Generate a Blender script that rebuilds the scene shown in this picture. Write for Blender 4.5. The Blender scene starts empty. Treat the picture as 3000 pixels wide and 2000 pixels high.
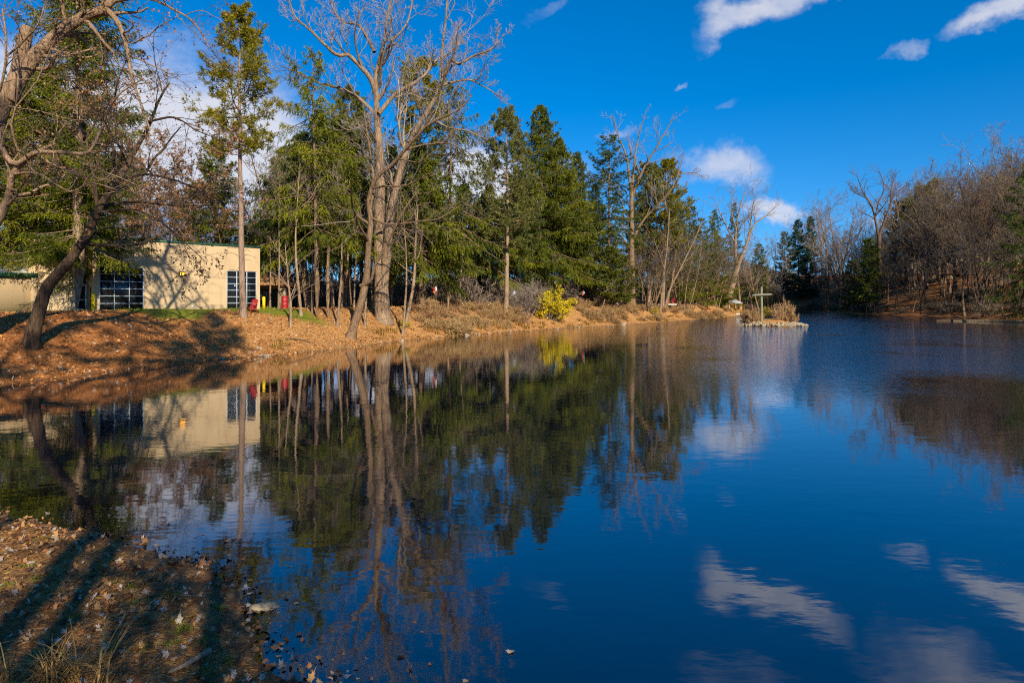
import bpy, math, random
import numpy as np

sc = bpy.context.scene
COL = sc.collection
rng = np.random.default_rng(11)
random.seed(5)

# ------------------------------------------------------------------ camera, sky, sun, exposure
F, HX, HY, CH = 1500.0, 1176.0, 692.0, 3.6          # focal length in picture units, horizon, eye height above the water
cam = bpy.data.cameras.new("camera")
cam.lens = 36.0 * F / 2352.0
cam.sensor_width = 36.0
cam.shift_y = -92.0 / 2352.0
cam.clip_start = 0.05
cam.clip_end = 6000.0
camo = bpy.data.objects.new("camera", cam)
camo.location = (0, 0, CH)
camo.rotation_euler = (math.radians(90), 0, 0)
COL.objects.link(camo)
sc.camera = camo

SUN_EL = math.radians(27.0)
SUN_H = np.array([0.38, -0.925]); SUN_H /= np.linalg.norm(SUN_H)
SUN = np.array([SUN_H[0] * math.cos(SUN_EL), SUN_H[1] * math.cos(SUN_EL), math.sin(SUN_EL)])
EXPOSURE = 0.6

world = bpy.data.worlds.new("World")
sc.world = world
world.use_nodes = True


class G:
    """small helper to write node graphs"""
    def __init__(s, nt):
        s.nt = nt
        nt.nodes.clear()

    def n(s, typ, ins=None, **kw):
        nd = s.nt.nodes.new(typ)
        for k, v in kw.items():
            setattr(nd, k, v)
        for k, v in (ins or {}).items():
            so = nd.inputs[k]
            if hasattr(v, 'is_output'):
                s.nt.links.new(v, so)
            else:
                so.default_value = v
        return nd

    def math(s, op, a, b=None, clamp=False):
        ins = {0: a}
        if b is not None:
            ins[1] = b
        return s.n('ShaderNodeMath', ins, operation=op, use_clamp=clamp).outputs[0]

    def mix(s, f, a, b):
        nd = s.n('ShaderNodeMix', data_type='RGBA')
        for k, v in ((0, f), (6, a), (7, b)):
            if hasattr(v, 'is_output'):
                s.nt.links.new(v, nd.inputs[k])
            else:
                nd.inputs[k].default_value = v if k == 0 else tuple(v) + (1,) * (4 - len(v))
        return nd.outputs[2]

    def ramp(s, f, stops, interp='LINEAR'):
        nd = s.n('ShaderNodeValToRGB', {0: f})
        cr = nd.color_ramp
        cr.interpolation = interp
        while len(cr.elements) < len(stops):
            cr.elements.new(0.5)
        for e, (p, c) in zip(cr.elements, stops):
            e.position = p
            e.color = tuple(c) + (1,) * (4 - len(c))
        return nd.outputs[0]

    def smooth(s, v, a, b):
        nd = s.n('ShaderNodeMapRange', {0: v, 1: a, 2: b, 3: 0.0, 4: 1.0}, interpolation_type='SMOOTHSTEP')
        return nd.outputs[0]

    def link(s, a, b):
        s.nt.links.new(a, b)


g = G(world.node_tree)
sky = g.n('ShaderNodeTexSky', sky_type='NISHITA', sun_disc=False, sun_elevation=SUN_EL,
          sun_rotation=math.atan2(SUN_H[0], SUN_H[1]), altitude=100.0, air_density=1.0, dust_density=0.15, ozone_density=4.0)
tc = g.n('ShaderNodeTexCoord')
D = tc.outputs['Generated']
# deep clear autumn air: no pale band low in the sky
sp_ = g.n('ShaderNodeSeparateXYZ', {0: D})
zz = g.math('ADD', g.math('MULTIPLY', g.math('MAXIMUM', sp_.outputs[2], 0.0), 0.95), 0.10)
g.link(g.n('ShaderNodeCombineXYZ', {0: sp_.outputs[0], 1: sp_.outputs[1], 2: zz}).outputs[0], sky.inputs[0])
hs = g.n('ShaderNodeHueSaturation', {'Hue': 0.503, 'Saturation': 1.4, 'Value': 1.0, 'Color': sky.outputs[0]})
wn = g.n('ShaderNodeTexNoise', {'Vector': D, 'Scale': 6.0, 'Detail': 6.0, 'Roughness': 0.6})
warp = g.n('ShaderNodeVectorMath', {0: wn.outputs['Color'], 1: (0.5, 0.5, 0.5)}, operation='SUBTRACT').outputs[0]
warp = g.n('ShaderNodeVectorMath', {0: warp, 'Scale': 0.17}, operation='SCALE').outputs[0]
DW = g.n('ShaderNodeVectorMath', {0: D, 1: warp}, operation='ADD').outputs[0]
fine = g.n('ShaderNodeTexNoise', {'Vector': g.n('ShaderNodeVectorMath', {0: D, 1: (1, 1, 1.9)}, operation='MULTIPLY').outputs[0],
                                  'Scale': 13.0, 'Detail': 7.0, 'Roughness': 0.6})
# clouds: place in the sky (picture bearing, elevation), half width, half height, tilt, density
CLOUDS = [(1760, 8, 170, 50, -14, 1.0), (2335, -6, 160, 44, -16, 0.95), (2058, 116, 58, 24, -12, 0.62), (1535, 166, 30, 12, -14, 0.6),
          (1645, 405, 120, 50, 4, 0.9), (1780, 480, 120, 26, 0, 1.0), (1425, 318, 52, 22, 0, 0.75), (390, 320, 450, 230, 0, 1.5),
          (640, 400, 220, 150, 0, 1.4), (1010, 440, 340, 120, -4, 1.5), (2090, 470, 160, 24, 0, 0.7), (1680, 240, 42, 20, 0, 0.36),
          (40, 230, 240, 140, 0, 1.3), (1240, 40, 70, 22, -10, 0.32), (2240, -220, 300, 120, -20, 0.72), (1700, -190, 200, 90, -20, 0.42),
          (1400, -330, 260, 90, 0, 0.5)]
acc = None
for (px, py, hw, hh, tilt, amp) in CLOUDS:
    d = np.array([(px - HX) / F, 1.0, (HY - py) / F]); d /= np.linalg.norm(d)
    t = np.cross(d, [0, 0, 1.0]); t /= np.linalg.norm(t)
    b = np.cross(t, d)
    k = 1.0 / math.sqrt(1 + ((px - HX) / F) ** 2 + ((HY - py) / F) ** 2)
    c, s_ = math.cos(math.radians(tilt)), math.sin(math.radians(tilt))
    t, b = c * t - s_ * b, s_ * t + c * b
    t /= hw / F * k; b /= hh / F * k
    u = g.n('ShaderNodeVectorMath', {0: DW, 1: tuple(t)}, operation='DOT_PRODUCT').outputs['Value']
    v = g.n('ShaderNodeVectorMath', {0: DW, 1: tuple(b)}, operation='DOT_PRODUCT').outputs['Value']
    w = g.n('ShaderNodeVectorMath', {0: DW, 1: tuple(d)}, operation='DOT_PRODUCT').outputs['Value']
    u0, v0 = float(np.dot(d, t)), float(np.dot(d, b))
    u = g.math('SUBTRACT', u, u0); v = g.math('SUBTRACT', v, v0)
    r2 = g.math('ADD', g.math('MULTIPLY', u, u), g.math('MULTIPLY', v, v))
    m = g.math('SUBTRACT', 1.0, g.math('SQRT', r2))
    m = g.math('MULTIPLY', g.math('MAXIMUM', m, -1.0), 1.0)
    m = g.math('MULTIPLY', g.smooth(m, -0.35, 0.75), amp)
    m = g.math('MULTIPLY', m, g.math('GREATER_THAN', w, 0.0))
    acc = m if acc is None else g.math('MAXIMUM', acc, m)
dens = g.math('ADD', acc, g.math('MULTIPLY', g.math('SUBTRACT', fine.outputs[0], 0.5), 1.15))
dens = g.math('MULTIPLY', dens, g.smooth(acc, 0.0, 0.25))
alpha = g.math('MULTIPLY', g.smooth(dens, 0.08, 1.35), 0.93)
CLOUD_V = 4.9
ccol = g.ramp(g.smooth(dens, 0.3, 1.2), [(0.0, (0.66 * CLOUD_V, 0.72 * CLOUD_V, 0.92 * CLOUD_V)), (1.0, (0.90 * CLOUD_V, 0.91 * CLOUD_V, 1.0 * CLOUD_V))])
final = g.mix(alpha, hs.outputs[0], ccol)
bg = g.n('ShaderNodeBackground', {'Color': final, 'Strength': 0.112})
out = g.n('ShaderNodeOutputWorld', {'Surface': bg.outputs[0]})

sl = bpy.data.lights.new("sun", 'SUN')
sl.energy = 5.0
sl.angle = math.radians(0.5)
sl.color = (1.0, 0.88, 0.68)
so = bpy.data.objects.new("sun", sl)
from mathutils import Vector
so.rotation_euler = Vector(-SUN).to_track_quat('-Z', 'Y').to_euler()
so.location = tuple(SUN * 100)
COL.objects.link(so)

sc.view_settings.view_transform = 'Standard'
sc.view_settings.look = 'None'
sc.view_settings.exposure = EXPOSURE
sc.view_settings.gamma = 1.0
sc.render.engine = 'CYCLES'
sc.cycles.use_denoising = False
sc.cycles.filter_width = 1.1
sc.cycles.max_bounces = 6
sc.cycles.diffuse_bounces = 2
sc.cycles.glossy_bounces = 3
sc.cycles.transmission_bounces = 3
sc.cycles.transparent_max_bounces = 6
sc.cycles.caustics_reflective = False
sc.cycles.caustics_refractive = False


# ------------------------------------------------------------------ mesh helpers
def W(px, py, d):
    """picture bearing at a distance -> world point"""
    return np.array([(px - HX) * d / F, d, CH - (py - HY) * d / F])


def nrm(a):
    return a / (np.linalg.norm(a, axis=-1, keepdims=True) + 1e-9)


class MB:
    """collects faces of ONE mesh"""
    def __init__(s):
        s.v, s.q, s.t, s.tv, s.n = [], [], [], [], 0

    def add(s, v, q=None, t=None, tint=None):
        v = np.asarray(v, float).reshape(-1, 3)
        if q is not None and len(q):
            s.q.append(np.asarray(q, int).reshape(-1, 4) + s.n)
        if t is not None and len(t):
            s.t.append(np.asarray(t, int).reshape(-1, 3) + s.n)
        s.v.append(v)
        s.tv.append(np.full(len(v), 0.5) if tint is None else np.broadcast_to(np.asarray(tint, float), (len(v),)))
        s.n += len(v)

    def tubes(s, P, R, sides=4, tint=None, rough=0.0):
        P = np.asarray(P, float); R = np.asarray(R, float)
        if P.ndim == 2:
            P = P[None]; R = R[None]
        N, n, _ = P.shape
        T = nrm(np.gradient(P, axis=1))
        mt = nrm(T.mean(axis=1))
        ref = np.where((np.abs(mt[:, 2:3]) < 0.8), np.array([[0, 0, 1.0]]), np.array([[1.0, 0, 0]]))
        U = nrm(np.cross(T, ref[:, None, :]))
        V = np.cross(T, U)
        a = np.arange(sides) * 2 * math.pi / sides
        rr = R[:, :, None, None]
        if rough:
            rr = rr * (1 + rough * rng.standard_normal((N, n, sides, 1)))
        ring = P[:, :, None, :] + rr * (np.cos(a)[None, None, :, None] * U[:, :, None, :] + np.sin(a)[None, None, :, None] * V[:, :, None, :])
        i = np.arange(N)[:, None, None] * n * sides
        j = np.arange(n - 1)[None, :, None] * sides
        k = np.arange(sides)[None, None, :]
        k2 = (k + 1) % sides
        q = np.stack([i + j + k, i + j + k2, i + j + sides + k2, i + j + sides + k], -1).reshape(-1, 4)
        tv = None
        if tint is not None:
            tv = np.repeat(np.broadcast_to(np.asarray(tint, float), (N,)), n * sides)
        s.add(ring.reshape(-1, 3), q=q, tint=tv)

    def blades(s, B, Dr, L, Wd, tint, bend=0.0):
        """diamond leaf / needle clump from B along Dr"""
        N = len(B)
        L = np.broadcast_to(L, (N,))[:, None]; Wd = np.broadcast_to(Wd, (N,))[:, None]
        side = nrm(np.cross(Dr, rng.standard_normal((N, 3))))
        up = np.cross(side, Dr)
        mid = B + Dr * L * 0.45 + up * L * bend
        v = np.stack([B, mid + side * Wd * 0.5, B + Dr * L, mid - side * Wd * 0.5], 1)
        q = np.arange(N * 4).reshape(N, 4)
        s.add(v.reshape(-1, 3), q=q, tint=np.repeat(np.broadcast_to(tint, (N,)), 4))

    def box(s, o, u, v, w, tint=None):
        o, u, v, w = (np.asarray(a, float) for a in (o, u, v, w))
        c = [o, o + u, o + u + v, o + v, o + w, o + u + w, o + u + v + w, o + v + w]
        s.add(c, q=[[0, 3, 2, 1], [4, 5, 6, 7], [0, 1, 5, 4], [1, 2, 6, 5], [2, 3, 7, 6], [3, 0, 4, 7]], tint=tint)

    def bxc(s, c, size, rz=0.0, tint=None):
        ca, sa = math.cos(rz), math.sin(rz)
        u = np.array([ca, sa, 0]) * size[0]; v = np.array([-sa, ca, 0]) * size[1]; w = np.array([0, 0, 1.0]) * size[2]
        s.box(np.asarray(c, float) - (u + v + w) / 2, u, v, w, tint)

    def lathe(s, prof, sides=16, c=(0, 0, 0), tint=None):
        pr = np.asarray(prof, float)
        a = np.arange(sides) * 2 * math.pi / sides
        n = len(pr)
        v = np.stack([pr[:, 0:1] * np.cos(a), pr[:, 0:1] * np.sin(a), np.repeat(pr[:, 1:2], sides, 1)], -1) + np.asarray(c, float)
        j = np.arange(n - 1)[:, None] * sides; k = np.arange(sides)[None]; k2 = (k + 1) % sides
        q = np.stack([j + k, j + k2, j + sides + k2, j + sides + k], -1).reshape(-1, 4)
        s.add(v.reshape(-1, 3), q=q, tint=tint)

    def mesh(s, name, mat, smooth=False):
        V = np.concatenate(s.v) if s.v else np.zeros((0, 3))
        Q = np.concatenate(s.q) if s.q else np.zeros((0, 4), int)
        T = np.concatenate(s.t) if s.t else np.zeros((0, 3), int)
        me = bpy.data.meshes.new(name)
        me.vertices.add(len(V)); me.vertices.foreach_set('co', V.astype(np.float32).ravel())
        loops = np.concatenate([Q.ravel(), T.ravel()]).astype(np.int32)
        me.loops.add(len(loops)); me.loops.foreach_set('vertex_index', loops)
        st = np.concatenate([np.arange(len(Q)) * 4, len(Q) * 4 + np.arange(len(T)) * 3]).astype(np.int32)
        me.polygons.add(len(st)); me.polygons.foreach_set('loop_start', st)
        if smooth:
            me.polygons.foreach_set('use_smooth', np.ones(len(st), bool))
        me.update(calc_edges=True)
        at = me.attributes.new('tint', 'FLOAT', 'POINT')
        at.data.foreach_set('value', np.concatenate(s.tv).astype(np.float32))
        me.materials.append(mat)
        me.validate()
        return me


def obj(name, me, parent=None, loc=(0, 0, 0)):
    o = bpy.data.objects.new(name, me)
    COL.objects.link(o)
    o.location = tuple(float(a) for a in loc)
    if parent is not None:
        o.parent = parent
    return o


def tag(o, label=None, cat=None, group=None, kind=None):
    if label: o['label'] = label
    if cat: o['category'] = cat
    if group: o['group'] = group
    if kind: o['kind'] = kind
    return o


def thing(name, label, cat, loc=(0, 0, 0), rz=0.0, scale=(1, 1, 1), group=None):
    o = bpy.data.objects.new(name, None)
    COL.objects.link(o)
    o.empty_display_size = 0.2
    o.location = tuple(float(a) for a in loc); o.rotation_euler = (0, 0, rz)
    o.scale = scale if not isinstance(scale, (int, float)) else (scale,) * 3
    return tag(o, label, cat, group)


# ------------------------------------------------------------------ materials
def new_mat(name):
    m = bpy.data.materials.new(name)
    m.use_nodes = True
    return m, G(m.node_tree)


def finish(g, sh):
    g.n('ShaderNodeOutputMaterial', {'Surface': sh})


def pbsdf(g, col, rough=0.7, spec=0.3, normal=None, **kw):
    ins = {'Base Color': col if hasattr(col, 'is_output') else tuple(col) + (1,), 'Roughness': rough, 'Specular IOR Level': spec}
    if normal is not None:
        ins['Normal'] = normal
    ins.update(kw)
    return g.n('ShaderNodeBsdfPrincipled', ins).outputs[0]


def plain_mat(name, col, rough=0.6, spec=0.3, var=0.15, scale=6.0, bump=0.0):
    m, g = new_mat(name)
    co = g.n('ShaderNodeTexCoord').outputs['Object']
    nz = g.n('ShaderNodeTexNoise', {'Vector': co, 'Scale': scale, 'Detail': 6.0, 'Roughness': 0.65}).outputs[0]
    c = np.array(col)
    cc = g.ramp(nz, [(0.3, tuple(c * (1 - var))), (0.7, tuple(np.minimum(c * (1 + var), 1)))])
    nm = g.n('ShaderNodeBump', {'Height': nz, 'Strength': bump, 'Distance': 0.02}).outputs[0] if bump else None
    finish(g, pbsdf(g, cc, rough, spec, nm))
    return m


def bark_mat(name, dark, light, scale=1.0, strength=0.8):
    m, g = new_mat(name)
    co = g.n('ShaderNodeTexCoord').outputs['Object']
    st = g.n('ShaderNodeVectorMath', {0: co, 1: (9 * scale, 9 * scale, 1.6 * scale)}, operation='MULTIPLY').outputs[0]
    n1 = g.n('ShaderNodeTexNoise', {'Vector': st, 'Scale': 1.0, 'Detail': 5.0, 'Roughness': 0.7}).outputs[0]
    vo = g.n('ShaderNodeTexVoronoi', {'Vector': st, 'Scale': 0.9}, feature='DISTANCE_TO_EDGE').outputs[0]
    big = g.n('ShaderNodeTexNoise', {'Vector': co, 'Scale': 0.6, 'Detail': 3.0}).outputs[0]
    rn = g.n('ShaderNodeObjectInfo').outputs['Random']
    h = g.math('ADD', n1, g.math('MULTIPLY', g.math('MINIMUM', vo, 0.3), 0.8))
    f = g.math('ADD', g.math('MULTIPLY', h, 1.1), g.math('ADD', g.math('MULTIPLY', big, 0.5), g.math('MULTIPLY', rn, 0.22)))
    c = g.ramp(g.math('SUBTRACT', f, 0.55), [(0.12, dark), (0.55, light), (0.9, tuple(np.array(light) * 1.35))])
    nm = g.n('ShaderNodeBump', {'Height': h, 'Strength': strength, 'Distance': 0.06}).outputs[0]
    finish(g, pbsdf(g, c, 0.9, 0.1, nm))
    return m


def twig_mat(name, dark, light):
    m, g = new_mat(name)
    t = g.n('ShaderNodeAttribute', attribute_name='tint').outputs['Fac']
    rn = g.n('ShaderNodeObjectInfo').outputs['Random']
    f = g.math('ADD', g.math('MULTIPLY', t, 0.75), g.math('MULTIPLY', rn, 0.35))
    finish(g, pbsdf(g, g.ramp(f, [(0.1, dark), (0.95, light)]), 0.85, 0.15))
    return m


def leaf_mat(name, stops, trans=0.3, rand=0.25, rough=0.55):
    m, g = new_mat(name)
    t = g.n('ShaderNodeAttribute', attribute_name='tint').outputs['Fac']
    rn = g.n('ShaderNodeObjectInfo').outputs['Random']
    f = g.math('ADD', g.math('MULTIPLY', t, 1.0 - rand), g.math('MULTIPLY', rn, rand))
    c = g.ramp(f, stops)
    a = pbsdf(g, c, rough, 0.25)
    b = g.n('ShaderNodeBsdfTranslucent', {'Color': c}).outputs[0]
    finish(g, g.n('ShaderNodeMixShader', {0: trans, 1: a, 2: b}).outputs[0])
    return m


M = {}
M['bark_grey'] = bark_mat('bark_grey', (0.055, 0.034, 0.02), (0.22, 0.145, 0.086))
M['bark_pale'] = bark_mat('bark_pale', (0.075, 0.047, 0.03), (0.28, 0.195, 0.125), 0.8)
M['bark_pine'] = bark_mat('bark_pine', (0.09, 0.055, 0.04), (0.28, 0.19, 0.135), 1.2)
M['bark_dark'] = bark_mat('bark_dark', (0.03, 0.019, 0.012), (0.115, 0.076, 0.048), 1.0)
M['bark_furrow'] = bark_mat('bark_furrow', (0.045, 0.026, 0.015), (0.27, 0.18, 0.11), 1.1, 1.0)
M['twig_grey'] = twig_mat('twig_grey', (0.12, 0.088, 0.066), (0.31, 0.25, 0.20))
M['twig_brown'] = twig_mat('twig_brown', (0.07, 0.052, 0.035), (0.20, 0.152, 0.105))
M['twig_pale'] = twig_mat('twig_pale', (0.16, 0.13, 0.112), (0.36, 0.31, 0.285))
M['twig_red'] = twig_mat('twig_red', (0.13, 0.06, 0.035), (0.30, 0.15, 0.09))
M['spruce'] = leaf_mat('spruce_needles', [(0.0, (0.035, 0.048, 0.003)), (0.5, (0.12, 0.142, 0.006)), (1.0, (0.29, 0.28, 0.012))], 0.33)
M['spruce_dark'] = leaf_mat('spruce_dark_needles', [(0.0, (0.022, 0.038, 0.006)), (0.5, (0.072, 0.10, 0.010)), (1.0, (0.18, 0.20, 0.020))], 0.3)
M['spruce_blue'] = leaf_mat('spruce_blue_needles', [(0.0, (0.02, 0.05, 0.032)), (1.0, (0.07, 0.14, 0.075))], 0.3)
M['pine'] = leaf_mat('pine_needles', [(0.0, (0.10, 0.10, 0.006)), (0.5, (0.24, 0.21, 0.010)), (1.0, (0.44, 0.34, 0.02))], 0.35)
M['pine_blue'] = leaf_mat('pine_blue_needles', [(0.0, (0.065, 0.08, 0.018)), (1.0, (0.24, 0.23, 0.055))], 0.35)
M['cedar'] = leaf_mat('cedar_sprays', [(0.0, (0.05, 0.07, 0.006)), (1.0, (0.20, 0.20, 0.02))], 0.3)
M['leaf_orange'] = leaf_mat('dry_orange_leaves', [(0.0, (0.16, 0.06, 0.02)), (0.5, (0.34, 0.15, 0.05)), (1.0, (0.52, 0.30, 0.14))], 0.35)
M['leaf_brown'] = leaf_mat('dry_brown_leaves', [(0.0, (0.10, 0.05, 0.02)), (0.5, (0.24, 0.13, 0.05)), (1.0, (0.40, 0.26, 0.10))], 0.3)
M['leaf_yellow'] = leaf_mat('yellow_leaves', [(0.0, (0.42, 0.38, 0.008)), (0.4, (0.74, 0.58, 0.01)), (1.0, (0.88, 0.70, 0.012))], 0.45)
M['leaf_red'] = leaf_mat('russet_leaves', [(0.0, (0.12, 0.05, 0.02)), (0.6, (0.27, 0.13, 0.05)), (1.0, (0.45, 0.10, 0.05))], 0.3)
M['litter'] = leaf_mat('fallen_leaf', [(0.0, (0.09, 0.035, 0.013)), (0.3, (0.32, 0.12, 0.032)), (0.6, (0.56, 0.25, 0.068)), (0.86, (0.60, 0.34, 0.13)), (0.9, (0.40, 0.30, 0.22)), (1.0, (0.56, 0.47, 0.38))], 0.15, 0.0)
M['litter_near'] = leaf_mat('near_fallen_leaf', [(0.0, (0.06, 0.026, 0.013)), (0.35, (0.20, 0.085, 0.032)), (0.6, (0.38, 0.18, 0.065)), (0.8, (0.50, 0.28, 0.11)), (0.86, (0.30, 0.23, 0.18)), (1.0, (0.50, 0.43, 0.36))], 0.15, 0.0)
M['straw'] = leaf_mat('dry_straw', [(0.0, (0.15, 0.065, 0.02)), (0.5, (0.42, 0.23, 0.06)), (1.0, (0.66, 0.43, 0.13))], 0.25, 0.0)
M['moss'] = leaf_mat('green_tuft', [(0.0, (0.08, 0.13, 0.008)), (1.0, (0.24, 0.29, 0.02))], 0.2, 0.0)
M['bush_tan'] = twig_mat('bush_tan', (0.24, 0.14, 0.06), (0.58, 0.39, 0.20))
M['bush_leaf'] = leaf_mat('tan_bush_leaves', [(0.0, (0.20, 0.10, 0.03)), (0.5, (0.40, 0.22, 0.08)), (0.8, (0.52, 0.36, 0.13)), (1.0, (0.36, 0.32, 0.05))], 0.3)
M['stone'] = plain_mat('pale_stone', (0.31, 0.25, 0.17), 0.85, 0.2, 0.35, 3.0, 0.6)
M['stone_dark'] = plain_mat('shore_rock', (0.34, 0.27, 0.17), 0.85, 0.2, 0.5, 5.0, 0.8)
M['weathered'] = plain_mat('weathered_wood', (0.20, 0.20, 0.145), 0.85, 0.15, 0.3, 5.0, 0.4)
M['driftwood'] = plain_mat('driftwood', (0.26, 0.20, 0.135), 0.9, 0.1, 0.4, 6.0, 0.6)
M['yellow_paint'] = plain_mat('yellow_paint', (0.72, 0.52, 0.01), 0.45, 0.4, 0.12, 4.0)
M['red_paint'] = plain_mat('red_paint', (0.30, 0.018, 0.022), 0.45, 0.4, 0.2, 5.0)
M['green_metal'] = plain_mat('green_trim', (0.025, 0.085, 0.05), 0.5, 0.4, 0.2, 2.0)
M['white_metal'] = plain_mat('pale_metal', (0.62, 0.66, 0.72), 0.4, 0.5, 0.08, 3.0)
M['window_frame'] = plain_mat('window_frame', (0.40, 0.47, 0.54), 0.45, 0.4, 0.06, 3.0)
M['white_paint'] = plain_mat('white_paint', (0.78, 0.78, 0.78), 0.5, 0.3, 0.06, 3.0)
M['brown_wood'] = plain_mat('brown_wood', (0.16, 0.08, 0.04), 0.7, 0.2, 0.3, 5.0)
M['gold_wood'] = plain_mat('golden_timber', (0.55, 0.33, 0.08), 0.7, 0.2, 0.2, 5.0)
M['grey_shingle'] = plain_mat('grey_shingle', (0.30, 0.30, 0.31), 0.85, 0.2, 0.25, 3.0, 0.4)
M['deck_grey'] = plain_mat('deck_boards', (0.42, 0.39, 0.35), 0.8, 0.2, 0.2, 4.0)
M['far_wall'] = plain_mat('far_tan_wall', (0.55, 0.40, 0.25), 0.85, 0.2, 0.1, 0.5)
M['orange_paint'] = plain_mat('orange_paint', (0.75, 0.16, 0.03), 0.5, 0.3, 0.1, 5.0)
M['blue_pale'] = plain_mat('pale_blue_paint', (0.50, 0.60, 0.72), 0.5, 0.3, 0.1, 5.0)


def wall_mat():
    m, g = new_mat('painted_block_wall')
    co = g.n('ShaderNodeTexCoord').outputs['Object']
    sx = g.n('ShaderNodeSeparateXYZ', {0: co})
    al = g.math('ADD', g.math('MULTIPLY', sx.outputs[0], 0.693), g.math('MULTIPLY', sx.outputs[1], 0.721))
    bv = g.n('ShaderNodeCombineXYZ', {0: al, 1: sx.outputs[2]}).outputs[0]
    br = g.n('ShaderNodeTexBrick', {'Vector': bv, 'Scale': 1.0, 'Mortar Size': 0.008, 'Brick Width': 0.4, 'Row Height': 0.2,
                                    'Color1': (1, 1, 1, 1), 'Color2': (0.9, 0.9, 0.9, 1), 'Mortar': (0, 0, 0, 1)})
    nz = g.n('ShaderNodeTexNoise', {'Vector': co, 'Scale': 0.7, 'Detail': 6.0, 'Roughness': 0.6}).outputs[0]
    c = g.ramp(nz, [(0.3, (0.475, 0.345, 0.20)), (0.7, (0.54, 0.395, 0.23))])
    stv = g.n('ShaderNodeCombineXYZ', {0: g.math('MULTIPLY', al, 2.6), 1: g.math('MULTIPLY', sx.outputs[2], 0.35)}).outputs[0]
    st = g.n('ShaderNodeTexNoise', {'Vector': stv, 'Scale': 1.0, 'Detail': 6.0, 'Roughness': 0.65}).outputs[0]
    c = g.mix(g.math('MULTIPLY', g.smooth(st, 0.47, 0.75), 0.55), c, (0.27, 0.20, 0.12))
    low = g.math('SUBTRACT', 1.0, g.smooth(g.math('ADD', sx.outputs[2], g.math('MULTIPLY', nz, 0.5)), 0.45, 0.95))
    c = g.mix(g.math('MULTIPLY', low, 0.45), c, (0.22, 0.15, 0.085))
    c = g.mix(g.math('MULTIPLY', g.math('SUBTRACT', 1.0, br.outputs[0]), 0.30), c, (0.40, 0.31, 0.19))
    nm = g.n('ShaderNodeBump', {'Height': br.outputs[0], 'Strength': 0.35, 'Distance': 0.01}).outputs[0]
    finish(g, pbsdf(g, c, 0.8, 0.2, nm))
    return m


def glass_mat():
    m, g = new_mat('dark_glass')
    co = g.n('ShaderNodeTexCoord').outputs['Object']
    nz = g.n('ShaderNodeTexNoise', {'Vector': co, 'Scale': 0.9, 'Detail': 2.0}).outputs[0]
    nm = g.n('ShaderNodeBump', {'Height': nz, 'Strength': 0.03, 'Distance': 0.05}).outputs[0]
    finish(g, pbsdf(g, (0.010, 0.012, 0.016), 0.04, 0.5, nm))
    return m


def shingle_mat():
    m, g = new_mat('brown_shingle')
    co = g.n('ShaderNodeTexCoord').outputs['Object']
    st = g.n('ShaderNodeVectorMath', {0: co, 1: (1.2, 1.2, 5.0)}, operation='MULTIPLY').outputs[0]
    nz = g.n('ShaderNodeTexNoise', {'Vector': st, 'Scale': 1.0, 'Detail': 4.0, 'Roughness': 0.6}).outputs[0]
    c = g.ramp(nz, [(0.35, (0.06, 0.03, 0.015)), (0.55, (0.30, 0.16, 0.07)), (0.75, (0.40, 0.24, 0.12))])
    finish(g, pbsdf(g, c, 0.85, 0.15))
    return m


def lamp_mat():
    m, g = new_mat('amber_lamp_glow')
    finish(g, g.n('ShaderNodeEmission', {'Color': (1.0, 0.40, 0.04, 1), 'Strength': 2.6}).outputs[0])
    return m


M['wall'] = wall_mat(); M['glass'] = glass_mat(); M['shingle'] = shingle_mat(); M['lamp'] = lamp_mat()


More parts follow.
